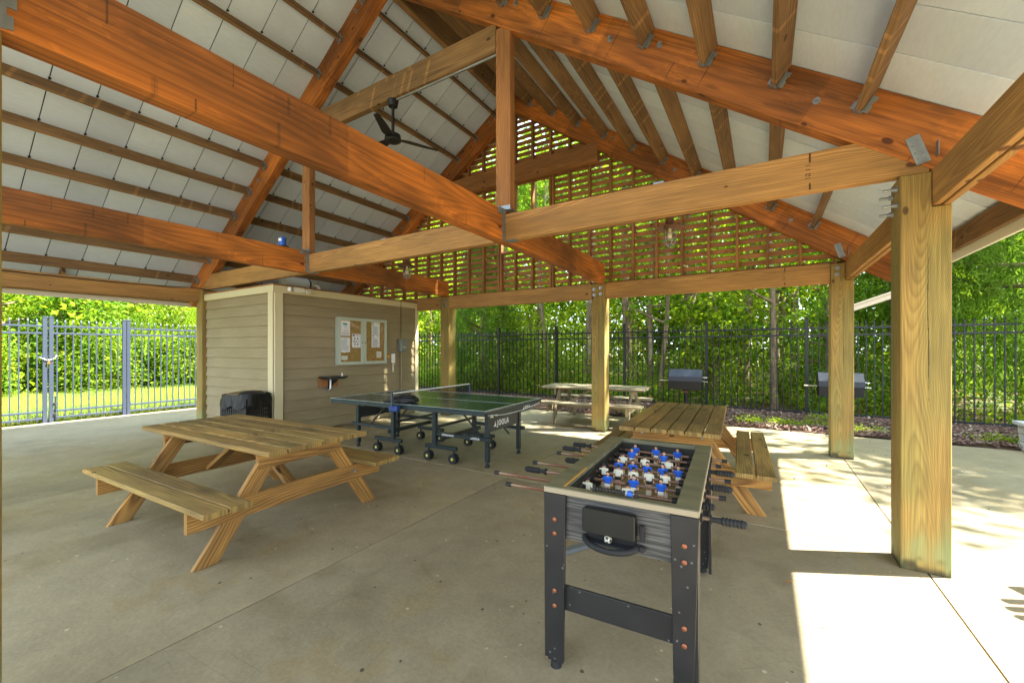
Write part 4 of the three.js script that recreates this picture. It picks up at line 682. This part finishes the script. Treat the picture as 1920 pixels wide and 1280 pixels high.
{ const c = thing('gate_chain', 'steel chain and brass padlock tying the two gate leaves together', 'chain', [-12.4, 1.24, 2.216]);
  const pts = [[-0.04, 0.09, 0.1], [0.045, 0.075, 0.11], [0.05, 0.045, 0.06], [0.055, 0.02, 0.0], [0.05, 0.045, -0.06], [0.045, 0.1, -0.11], [-0.04, 0.12, -0.1], [-0.05, 0.1, 0]].map((p) => Vn(...p)), cv = new THREE.CatmullRomCurve3(pts, true), links = [];
  for (let i = 0; i < 34; i++) { const g = new THREE.TorusGeometry(0.0105, 0.0032, 6, 12); g.scale(1.45, 1, 1); const p = cv.getPointAt(i / 34), tg = cv.getTangentAt(i / 34), q = new THREE.Quaternion().setFromUnitVectors(Vn(1, 0, 0), tg), m = new THREE.Matrix4().compose(p, q.multiply(new THREE.Quaternion().setFromAxisAngle(Vn(1, 0, 0), i % 2 ? Math.PI / 2 : 0)), Vn(1, 1, 1)); g.applyMatrix4(m); links.push(g); }
  obj(c, 'chain', merge(links), M.steel); obj(c, 'padlock', [rb(0.022, 0.042, 0.045, 0.005, 0.06, -0.04, 0.0, 0.3, 0, 0), xf(new THREE.TorusGeometry(0.014, 0.0038, 8, 16, Math.PI), 0.06, -0.018, 0, 0, Math.PI / 2, 0)], M.brass); }
// ---------------------------------------------------------------- pedestal grills
for (const [X, l] of [[-1.43, 'dark pedestal grill nearer the middle post, in front of the fence'], [1.2, 'dark pedestal grill partly hidden behind the right back post']]) {
  const g = thing('pedestal_grill', l, 'grill', [X, 0, 9.62], 0, 'pedestal grills'), k = std({ color: rgb(34, 38, 44), roughness: 0.35, metalness: 0.35 }), k2 = std({ color: rgb(22, 22, 23), roughness: 0.6, metalness: 0.2 });
  obj(g, 'pedestal', [cyl(0.045, 0.045, 0.62, 0, 0.31, 0, 0, 0, 0, 16)], k2); obj(g, 'nameplate', [bx(0.11, 0.05, 0.1, 0, 0.56, 0)], std({ color: rgb(96, 50, 40), roughness: 0.6 }));
  const prism = (pts, w) => { const q = extrude(pts, w, 0.004); q.translate(0, 0, -w / 2); return xf(q, 0, 0, 0, 0, -Math.PI / 2, 0); };
  obj(g, 'firebox', [prism([[-0.2, 0.62], [0.2, 0.62], [0.22, 0.8], [-0.22, 0.8]], 0.64)], k2);
  obj(g, 'hood', [prism([[-0.225, 0.803], [0.225, 0.803], [0.215, 0.9], [0.08, 1.05], [-0.08, 1.05], [-0.215, 0.9]], 0.66)], k);
  obj(g, 'side_shelf', [bx(0.2, 0.012, 0.22, -0.43, 0.795, 0.02)], M.grey); obj(g, 'handle', [tube([[0.33, 0.88, 0.1], [0.41, 0.88, 0.1], [0.41, 0.88, -0.1], [0.33, 0.88, -0.1]], 0.008, 20, 6), tube([[0.33, 0.8, 0.08], [0.44, 0.79, 0.08]], 0.008, 6, 6)], M.steel);
}
// low stone block at the right edge of the paving
{ const t = thing('stone_bench', 'low whitish stone block with a flat cap beside the mulch', 'stone block', [3.62, 0, 8.92]); const st = std({ roughness: 0.95, map: dataTex(256, 256, (u, v, o) => { const n = pn(u * 10, v * 10, 10, 10, 1) * 0.5 + pn(u * 40, v * 40, 40, 40, 2) * 0.5; o[0] = 150 + 70 * n; o[1] = 146 + 70 * n; o[2] = 138 + 70 * n; }, 1, 1) });
  for (let j = 0; j < 3; j++) for (let i = 0; i < 2; i++) for (let z = 0; z < 2; z++) obj(t, 'stone', [rb(0.385, 0.118, 0.195, 0.012, -0.2 + i * 0.4 + (j % 2 ? 0.008 : -0.004), 0.062 + j * 0.122, -0.1 + z * 0.2)], st); obj(t, 'cap', [rb(0.88, 0.055, 0.48, 0.012, 0, 0.396, 0)], st); }
// slatted chair just outside the right edge; its back throws the striped shadow on the sunlit floor
{ const t = thing('slatted_chair', 'slatted garden chair just outside the right edge throwing striped shadow', 'chair', [2.14, 0, 3.78], Math.PI - 1.1), cm = std({ color: rgb(150, 120, 86), roughness: 0.7 });
  for (let i = 0; i < 7; i++) { const x = (i - 3) * 0.078, top = 0.98 - 0.012 * (i - 3) * (i - 3), s = new THREE.Shape(); s.moveTo(-0.029, 0); s.lineTo(0.029, 0); s.lineTo(0.03, top - 0.36); s.absarc(0, top - 0.36, 0.03, 0, Math.PI); s.lineTo(-0.029, 0); obj(t, 'back_slat', new THREE.ExtrudeGeometry(s, { depth: 0.018, bevelEnabled: false, curveSegments: 8 }), cm, [x, 0.3, -0.2], [-0.3, 0, 0]); }
  for (let i = 0; i < 6; i++) obj(t, 'seat_slat', [bx(0.54, 0.02, 0.07, 0, 0.3 + i * 0.016, -0.18 + i * 0.082)], cm);
  for (const s of [-1, 1]) { obj(t, 'arm', [bx(0.13, 0.022, 0.72, s * 0.34, 0.54, 0.0)], cm); obj(t, 'leg', [bx(0.03, 0.53, 0.09, s * 0.29, 0.265, 0.26)], cm); obj(t, 'leg', [bx(0.03, 0.53, 0.09, s * 0.29, 0.265, -0.28)], cm); obj(t, 'side_rail', [bx(0.025, 0.1, 0.62, s * 0.265, 0.3, 0.0, -0.14)], cm); } }
// small lean-to beyond the fence: only its pale roof edge shows between the two right posts
{ const t = thing('lean_to_shelter', 'small lean-to behind the fence whose pale sloping edge shows between the right posts', 'shelter', [2.4, -0.06, 12.55]);
  const pk = std({ color: rgb(214, 194, 164), roughness: 0.7 }), n = Vn(-0.353, 0.936, 0);
  for (const z of [0.25, -0.25]) { timber(t, 'edge_board', pk, Vn(-0.98, 2.355, z), Vn(0.96, 3.085, z), 0.025, 0.13, n); timber(t, 'edge_trim', pk, Vn(-0.98, 2.425, z + Math.sign(z) * 0.02), Vn(0.96, 3.155, z + Math.sign(z) * 0.02), 0.03, 0.045, n); }
  timber(t, 'roof_panel', M.roofing, Vn(-0.97, 2.43, 0), Vn(0.95, 3.15, 0), 0.47, 0.02, n);
  for (const [x, h] of [[-0.8, 2.36], [0.78, 2.95]]) for (const z of [-0.17, 0.17]) timber(t, 'post', M.pine, Vn(x, 0, z), Vn(x, h, z), 0.08, 0.08); }
// ---------------------------------------------------------------- mulch, weeds, lawn, litter
const inst = (geo, mat, n, place, name, kind, parent = scene) => {
  const m = new THREE.InstancedMesh(geo, mat, n), o = new THREE.Object3D(), c = new THREE.Color(); m.name = name; if (kind) m.userData.kind = kind;
  for (let i = 0; i < n; i++) { o.rotation.set(0, 0, 0); o.scale.setScalar(1); place(o, c, i); o.updateMatrix(); m.setMatrixAt(i, o.matrix); m.setColorAt(i, c); }
  m.castShadow = m.receiveShadow = true; parent.add(m); return m;
};
{
  const bed = new THREE.PlaneGeometry(22, 2.6, 110, 13).rotateX(-Math.PI / 2), p = bed.attributes.position, uv = bed.attributes.uv;
  for (let i = 0; i < p.count; i++) { p.setY(i, 0.02 + 0.05 * pn(p.getX(i) * 2 + 50, p.getZ(i) * 2 + 50, 256, 256, 8)); uv.setXY(i, p.getX(i), p.getZ(i)); } bed.computeVertexNormals();
  structure('mulch_bed', bed, std({ map: dataTex(256, 256, (u, v, o) => { const n = pn(u * 40, v * 40, 40, 40, 1); o[0] = 74 + 46 * n; o[1] = 52 + 36 * n; o[2] = 40 + 28 * n; }, 1, 1), roughness: 1 }), [-2, -0.03, -10.28]);
  const chip = new THREE.BoxGeometry(0.055, 0.008, 0.02);
  const ch = inst(chip, std({ roughness: 0.95 }), 14000, (o, c) => { const X = rr(-4.5, 5.2), D = rr(8.97, 11.4); o.position.set(X, 0.035 + rr(0, 0.05), -D); o.rotation.set(rr(-0.6, 0.6), rr(0, 6.3), rr(-0.6, 0.6)); const s = rr(0.5, 1.5); o.scale.set(s, 1, s * rr(0.6, 1.6)); const k = rr(0.5, 1.25), h = rnd(); c.setRGB((h > 0.82 ? 0.3 : 0.17) * k, (h > 0.82 ? 0.24 : 0.095) * k, (h > 0.82 ? 0.17 : 0.07) * k); }, 'mulch_chips', 'stuff');
  ch.userData.label = 'brown bark chips and dry leaves covering the planting bed'; ch.userData.category = 'mulch';
  const blade = new THREE.BufferGeometry(); { const pos = []; for (let i = 0; i < 7; i++) { const a = i * 0.9, r = 0.02 + 0.008 * (i % 3), h = 0.07 + 0.02 * (i % 4), l = 0.03; const x = Math.cos(a) * r, z = Math.sin(a) * r, px = -Math.sin(a) * 0.004, pz = Math.cos(a) * 0.004; pos.push(x - px, 0, z - pz, x + px, 0, z + pz, x + Math.cos(a) * l, h, z + Math.sin(a) * l); } blade.setAttribute('position', new THREE.Float32BufferAttribute(pos, 3)); blade.computeVertexNormals(); }
  const gm = phys({ roughness: 0.9, side: THREE.DoubleSide, transmission: 0.35, thickness: 0 });
  const gr = inst(blade, gm, 60000, (o, c) => { const X = -12.5 - Math.pow(rnd(), 1.6) * 13, D = rr(-1.5, 12); o.position.set(X, -0.03, -D); o.rotation.y = rr(0, 6.3); o.scale.setScalar(rr(0.8, 2.0)); const k = rr(0.7, 1.2), y = pn(X * 0.8 + 90, D * 0.8 + 90, 512, 512, 3); c.setRGB((0.17 + 0.15 * y) * k, (0.3 + 0.1 * y) * k, 0.022 * k); }, 'grass', 'stuff');
  gr.userData.label = 'sunlit yellow-green grass beyond the left gate'; gr.userData.category = 'grass';
}
// leaves: a folded rhombus, gathered in sprays
function leafSpray(n, size, spread, flat, narrow = 0.55, sd = 1) {
  const pos = [], nor = []; let s = sd * 7919; const R = () => { s = (Math.imul(s, 1664525) + 1013904223) >>> 0; return s / 4294967296; };
  for (let i = 0; i < n; i++) {
    const th = R() * 6.283, rad = Math.sqrt(R()) * spread, c = Vn(Math.cos(th) * rad, (R() - 0.5) * flat, Math.sin(th) * rad);
    const d = Vn(R() - 0.5, -0.15 + (R() - 0.6) * 0.7, R() - 0.5).normalize(), up = Vn((R() - 0.5) * 1.3, 1, (R() - 0.5) * 1.3).normalize(), side = d.clone().cross(up).normalize(), l = size * (0.7 + 0.6 * R()), w = l * narrow, nm = side.clone().cross(d).normalize();
    const a = c, b = c.clone().addScaledVector(d, l), m = c.clone().addScaledVector(d, l * 0.45), e = m.clone().addScaledVector(side, w / 2).addScaledVector(nm, w * 0.18), f = m.clone().addScaledVector(side, -w / 2).addScaledVector(nm, w * 0.18);
    for (const v of [a, e, b, a, b, f]) pos.push(v.x, v.y, v.z);
  }
  const g = new THREE.BufferGeometry(); g.setAttribute('position', new THREE.Float32BufferAttribute(pos, 3)); g.computeVertexNormals(); return g;
}
const leafMat = phys({ roughness: 0.9, side: THREE.DoubleSide, transmission: 0.6, thickness: 0, specularIntensity: 0.15 });
const sprays = [leafSpray(12, 0.12, 0.26, 0.16, 0.62, 1), leafSpray(12, 0.1, 0.24, 0.2, 0.5, 2), leafSpray(14, 0.075, 0.2, 0.2, 0.55, 3)];
const feather = leafSpray(26, 0.16, 0.1, 0.34, 0.12, 5);
const barkMat = std({ roughness: 0.95, map: dataTex(256, 512, (u, v, o) => { const n = pn(u * 14, v * 5, 14, 10, 3) * 0.6 + pn(u * 50, v * 16, 50, 32, 4) * 0.4, q = sst(0.55, 0.8, pn(u * 3, v * 2, 3, 4, 6)); const k = 0.6 + 0.7 * n; o[0] = mix(126, 176, q) * k; o[1] = mix(108, 162, q) * k; o[2] = mix(84, 134, q) * k; }, 1, 2) });
function trunkGeo(h, r0, lean, limbs, sd) {
  const gs = [], pts = []; const wob = (k) => (hash(k, sd, 3) - 0.5);
  for (let i = 0; i <= 6; i++) { const t = i / 6; pts.push(Vn(lean[0] * t + wob(i) * 0.3 * t, h * t - 0.15, lean[1] * t + wob(i + 9) * 0.3 * t)); }
  const taper = (curve, r, r1, n) => { const g = new THREE.TubeGeometry(curve, n, 1, 9), p = g.attributes.position, uv = g.attributes.uv, L = curve.getLength(); for (let i = 0; i <= n; i++) { const c = curve.getPointAt(i / n), rad = mix(r, r1, i / n) * (i === 0 ? 1.25 : 1); for (let j = 0; j <= 9; j++) { const k = i * 10 + j; p.setXYZ(k, c.x + (p.getX(k) - c.x) * rad, c.y + (p.getY(k) - c.y) * rad, c.z + (p.getZ(k) - c.z) * rad); uv.setXY(k, uv.getY(k) * r * 6, uv.getX(k) * L); } } g.computeVertexNormals(); return g; };
  const main = new THREE.CatmullRomCurve3(pts); gs.push(taper(main, r0, r0 * 0.35, 16));
  const tips = [];
  for (let k = 0; k < limbs; k++) { const t = 0.3 + 0.65 * (k + hash(k, sd, 5)) / limbs, a = hash(k, sd, 6) * 6.283, l = h * (0.16 + 0.14 * hash(k, sd, 7)) * (1.2 - t * 0.6), s = main.getPointAt(Math.min(t, 0.98)); const e = Vn(s.x + Math.cos(a) * l, s.y + l * (0.25 + 0.4 * hash(k, sd, 8)), s.z + Math.sin(a) * l), m = s.clone().lerp(e, 0.5).add(Vn(0, -l * 0.08, 0)); gs.push(taper(new THREE.CatmullRomCurve3([s, m, e]), r0 * (1 - t) * 0.5 + 0.012, 0.008, 8)); tips.push(e, m, s.clone().lerp(e, 0.75)); }
  return [merge(gs), tips, main];
}
const leafCol = (c, kind, k) => { const v = rnd(); if (kind === 0) c.setRGB((0.11 + 0.1 * v) * k, (0.25 + 0.1 * v) * k, 0.016 * k); else if (kind === 1) c.setRGB((0.24 + 0.14 * v) * k, (0.38 + 0.08 * v) * k, 0.016 * k); else if (kind === 2) c.setRGB((0.13 + 0.09 * v) * k, (0.26 + 0.09 * v) * k, (0.022 + 0.01 * v) * k); else c.setRGB((0.3 + 0.1 * v) * k, (0.16 + 0.06 * v) * k, 0.04 * k); };
function tree(name, label, X, D, h, r, { crown = [0.35, 1], spread = 2.4, n = 1500, kind = 0, lean = [0, 0], sd = 1, spray = 0, limbs = 9, group, scale = 1.5 }) {
  const t = thing(name, label, 'tree', [X, -0.06, D], 0, group); const [tg, tips] = trunkGeo(h, r, lean, limbs, sd);
  obj(t, 'trunk', tg, barkMat);
  const cr = inst(spray === 9 ? feather : sprays[spray], leafMat, n, (o, c) => {
    // clumps gather round the limb ends
    const tip = tips[Math.floor(rnd() * tips.length)], q = spread * 0.42; let y = tip.y + rr(-0.5, 0.5) * q;
    if (rnd() < 0.25) { const a = rr(0, 6.283), rad = spread * Math.sqrt(rnd()); y = h * rr(crown[0], crown[1]); o.position.set(lean[0] * y / h + Math.cos(a) * rad, y, lean[1] * y / h + Math.sin(a) * rad); }
    else o.position.set(tip.x + rr(-1, 1) * q, y, tip.z + rr(-1, 1) * q);
    if (spray === 9) { const yy = h * Math.pow(rnd(), 0.8) * (crown[1] - crown[0]) + h * crown[0], rad = spread * Math.pow(1 - yy / (h * 1.02), 0.6) * Math.sqrt(rr(0.25, 1)), a = rr(0, 6.283); o.position.set(Math.cos(a) * rad, yy - rad * 0.25, Math.sin(a) * rad); o.rotation.set(rr(-0.5, 0.5), rr(0, 6.3), rr(-0.5, 0.5)); }
    else o.rotation.set(rr(-0.35, 0.35), rr(0, 6.3), rr(-0.35, 0.35));
    o.scale.setScalar(scale * rr(0.7, 1.3)); leafCol(c, rnd() < 0.8 ? kind : 1 - Math.min(kind, 1), rr(0.75, 1.15));
  }, 'crown', null, t); cr.userData.kind = 'stuff'; return t;
}
// ---------------------------------------------------------------- woodland
const WG = 'woodland trees behind the back fence';
const back = [
  // X, D, height, radius, kind, label
  [-7.6, 14.2, 11, 0.13, 0, 'slender tree behind the table tennis table'], [-5.45, 14.0, 12, 0.14, 1, 'pale slim tree just left of the middle post'], [-4.1, 14.6, 13, 0.16, 0, 'tree with leaning trunk just right of the middle post'],
  [-2.05, 15.0, 14, 0.24, 0, 'thick grey trunk left of the nearer grill'], [-1.45, 14.2, 12, 0.11, 1, 'thin pale trunk right of the nearer grill'], [-0.6, 16, 13, 0.18, 1, 'straight pale trunk between the two grills'], [-3.1, 13.4, 9, 0.1, 0, 'young tree with bent trunk behind the grey picnic table'],
  [-8.3, 12.7, 8, 0.07, 0, 'thin trunk close behind the fence left of the table tennis net'], [-6.35, 12.9, 9, 0.08, 1, 'thin grey trunk close behind the fence above the table tennis table'], [-2.6, 12.6, 8, 0.075, 1, 'thin trunk close behind the fence right of the grey picnic table'], [0.25, 12.8, 9, 0.09, 0, 'slim trunk close behind the fence left of the hidden grill'],
];
back.forEach(([X, D, h, r, k, l], i) => tree('woodland_tree', l, X, D, h, r, { kind: k, sd: i + 3, n: D < 13 ? 110 : 260, spread: 2.4, crown: [0.45, 1], lean: [(hash(i, 2, 9) - 0.5) * 1.4, 0], spray: i % 3, group: WG }));
// the mass of trees steps up with distance, so the sun reaches every row
const fill = [];
[[13.8, 3.4, -15, 6, 4.2], [16.8, 6.2, -18.5, 7, 3.8], [20.5, 9.5, -22, 9, 3.6], [25.5, 16.5, -27, 11, 4.2]].forEach(([D, h, x0, x1, st], row) => { for (let X = x0, k = 0; X < x1; X += st, k++) fill.push([X + (hash(k, row, 1) - 0.5) * st * 0.7, D + (hash(k, row, 2) - 0.5) * 1.6, h * (0.85 + 0.35 * hash(k, row, 3)), row]); });
const rowWord = ['low leafy tree in the front row behind the fence', 'leafy tree in the second row behind the fence', 'tall leafy tree in the third row behind the fence', 'very tall leafy tree in the back row of the wood'];
fill.forEach(([X, D, h, row], i) => tree('background_tree', rowWord[row], X, D, h, 0.05 + h * 0.012, { kind: i % 5 < 4 ? 1 : 0, sd: i + 40, n: 250 + row * 25, spread: 1.5 + row * 0.55, crown: [0.08, 1], spray: i % 3, limbs: 12, group: 'trees behind the fence, row ' + (row + 1), scale: 1.25 + row * 0.4 }));
// left wood beyond the lawn
const leftT = []; [[20, 4.2, -3, 10.5, 2.4], [23.2, 7, -4, 12, 3], [27, 11, -4, 15, 3.6]].forEach(([x, h, d0, d1, st], row) => { for (let D = d0, k = 0; D < d1; D += st, k++) leftT.push([-x - hash(k, row, 11) * 1.4, D + (hash(k, row, 12) - 0.5) * st * 0.6, h * (0.85 + 0.3 * hash(k, row, 13)), row]); });
const leftWord = ['low leafy tree at the edge of the lawn', 'leafy tree in the second row beyond the lawn', 'tall leafy tree at the back beyond the lawn'];
leftT.forEach(([X, D, h, row], i) => tree('lawn_edge_tree', i === 2 ? 'tree with pale bent trunk at the edge of the lawn' : leftWord[row], X, D, i === 2 ? 6.5 : h, i === 2 ? 0.14 : 0.05 + h * 0.012, { kind: i % 3 ? 1 : 0, sd: i + 80, n: i === 2 ? 160 : 300, spread: 1.7 + row * 0.6, crown: [0.06, 1], spray: i % 3, limbs: 12, group: i === 2 ? undefined : 'trees beyond the lawn, row ' + (row + 1), scale: 1.4 + row * 0.4, lean: i === 2 ? [1.2, 0.9] : [0, 0] }));
// feathery cedars at the right
[[5.0, 12.9, 9.5, 'dark feathery cedar behind the fence at the right edge'], [3.5, 14.8, 8.5, 'dark feathery cedar behind the right back post'], [8.2, 11.5, 11, 'tall feathery cedar outside the right edge'], [-8.9, 12.6, 6, 'dark feathery evergreen behind the shed corner post']].forEach(([X, D, h, l], i) => tree('cedar_tree', l, X, D, h, 0.16, { kind: 2, sd: i + 120, n: i === 3 ? 800 : 1400, spread: i === 3 ? 1.9 : 2.7, crown: [0.1, 1], spray: 9, limbs: 14, scale: 1.5, group: 'feathery cedars' }));
// shade trees to the right of the paving
[[9.5, 10.2, 11], [10.5, 13.2, 12], [7.3, 9.4, 9]].forEach(([X, D, h], i) => tree('shade_tree', 'leafy tree to the right of the paving casting dappled shade', X, D, h, 0.2, { kind: 0, sd: i + 150, n: 900, spread: 2.8, crown: [0.3, 1], spray: i, limbs: 10, group: 'shade trees', scale: 1.8 }));
tree('canopy_tree', 'tall spreading tree behind the fence whose crown overhangs the grey picnic table', 3.2, 14.6, 14, 0.22, { kind: 0, sd: 171, n: 620, spread: 3.4, crown: [0.55, 1], lean: [-1.6, 2.4], spray: 0, limbs: 10, scale: 1.9 });
// undergrowth: leafy tangle nobody could count
const brush = (name, label, n, place) => { const m = inst(sprays[1], leafMat, n, place, name, 'stuff'); m.userData.label = label; m.userData.category = 'undergrowth'; };
const clump = (X, D, s) => pn(X * 0.7 + 300, D * 0.7 + 300, 1024, 1024, s) * 0.6 + pn(X * 2 + 300, D * 2 + 300, 1024, 1024, s + 1) * 0.4;
brush('woodland_undergrowth', 'tangled green undergrowth between the fence and the trees', 7500, (o, c) => { let X, D, h; do { X = rr(-15, 6); D = 11.7 + Math.pow(rnd(), 1.3) * 8; h = clump(X, D, 5); } while (h < 0.36); const y = Math.pow(rnd(), 1.2) * Math.max(0.3, (h - 0.3) * 7 * (0.5 + 0.1 * (D - 11))); o.position.set(X, y, -D); o.rotation.set(rr(-0.4, 0.4), rr(0, 6.3), rr(-0.4, 0.4)); o.scale.setScalar(rr(0.7, 1.4)); leafCol(c, rnd() < 0.04 ? 3 : rnd() < 0.65 ? 1 : 0, rr(0.7, 1.15)); });
brush('lawn_edge_undergrowth', 'bright bushy growth along the far edge of the lawn', 13000, (o, c) => { let X, D, h; do { D = rr(-3, 11); X = -18.6 - Math.pow(rnd(), 1.2) * 6; h = clump(X, D, 15); } while (h < 0.3); const y = rnd() * (0.8 + (h - 0.2) * 6); o.position.set(X + rr(-0.3, 0.3), y, -D); o.rotation.set(rr(-0.4, 0.4), rr(0, 6.3), rr(-0.4, 0.4)); o.scale.setScalar(rr(0.8, 1.7)); leafCol(c, rnd() < 0.5 ? 1 : 0, rr(0.7, 1.15)); });
{ const w = inst(sprays[2], leafMat, 300, (o, c) => { const g = Math.floor(rnd() * 9), X = [-0.2, 0.4, 0.9, 1.5, 2.2, 3.1, -1.6, -2.4, 1.1][g] + rr(-0.3, 0.3), D = [9.35, 9.4, 9.6, 9.3, 9.25, 9.3, 9.2, 9.2, 10.4][g] + rr(-0.15, 0.15); o.position.set(X, rr(0.04, 0.14), -D); o.rotation.y = rr(0, 6); o.scale.setScalar(rr(0.35, 0.7)); leafCol(c, 1, rr(0.8, 1.2)); }, 'ground_weeds', 'stuff'); w.userData.label = 'small yellow-green weeds in the mulch'; w.userData.category = 'weeds'; }
{ const f = inst(sprays[0], leafMat, 13000, (o, c) => { const a = rr(0.9, 3.75), d = rr(30, 40); o.position.set(-4 + Math.cos(a) * d * 1.05, Math.pow(rnd(), 0.95) * 20, -4 - Math.sin(a) * d); o.rotation.set(rr(-0.4, 0.4), rr(0, 6.3), rr(-0.4, 0.4)); o.scale.setScalar(rr(3, 5.5)); leafCol(c, rnd() < 0.5 ? 1 : 0, rr(0.7, 1.15)); }, 'far_wood', 'stuff'); f.userData.label = 'green mass of the wood far behind'; f.userData.category = 'wood'; }
// fallen leaves on the paving
{ const lf = (X, D, s, col, label, turn) => { const g = leafSpray(1, 0.07 * s, 0.001, 0.001, 0.5, 4); g.computeBoundingBox(); const b = g.boundingBox; g.translate(-(b.min.x + b.max.x) / 2, -b.min.y, -(b.min.z + b.max.z) / 2); single('fallen_leaf', label, 'leaf', g, std({ color: rgb(...col), roughness: 0.8, side: THREE.DoubleSide }), [X, 0.003, D], [0, turn, 0]); };
  lf(0.143, 3.11, 1, [150, 104, 50], 'curled brown leaf near the sunlit edge of the floor', 0.6); lf(-1.2, 1.06, 0.9, [110, 80, 44], 'dark brown leaf near the bottom of the photo', 2); lf(0.02, 3.45, 0.4, [196, 170, 50], 'tiny yellow leaf on the floor beside the eave shadow', 1);
  for (let i = 0; i < 26; i++) { const X = rr(0.3, 3.2), D = rr(4.2, 8.6); lf(X, D, rr(0.25, 0.6), rnd() > 0.3 ? [70, 54, 36] : [150, 130, 60], 'tiny dry leaf scattered on the paving by the right posts', rr(0, 6)); scene.children[scene.children.length - 1].userData.group = 'dry leaves on the paving'; } }
renderer.render(scene, camera);
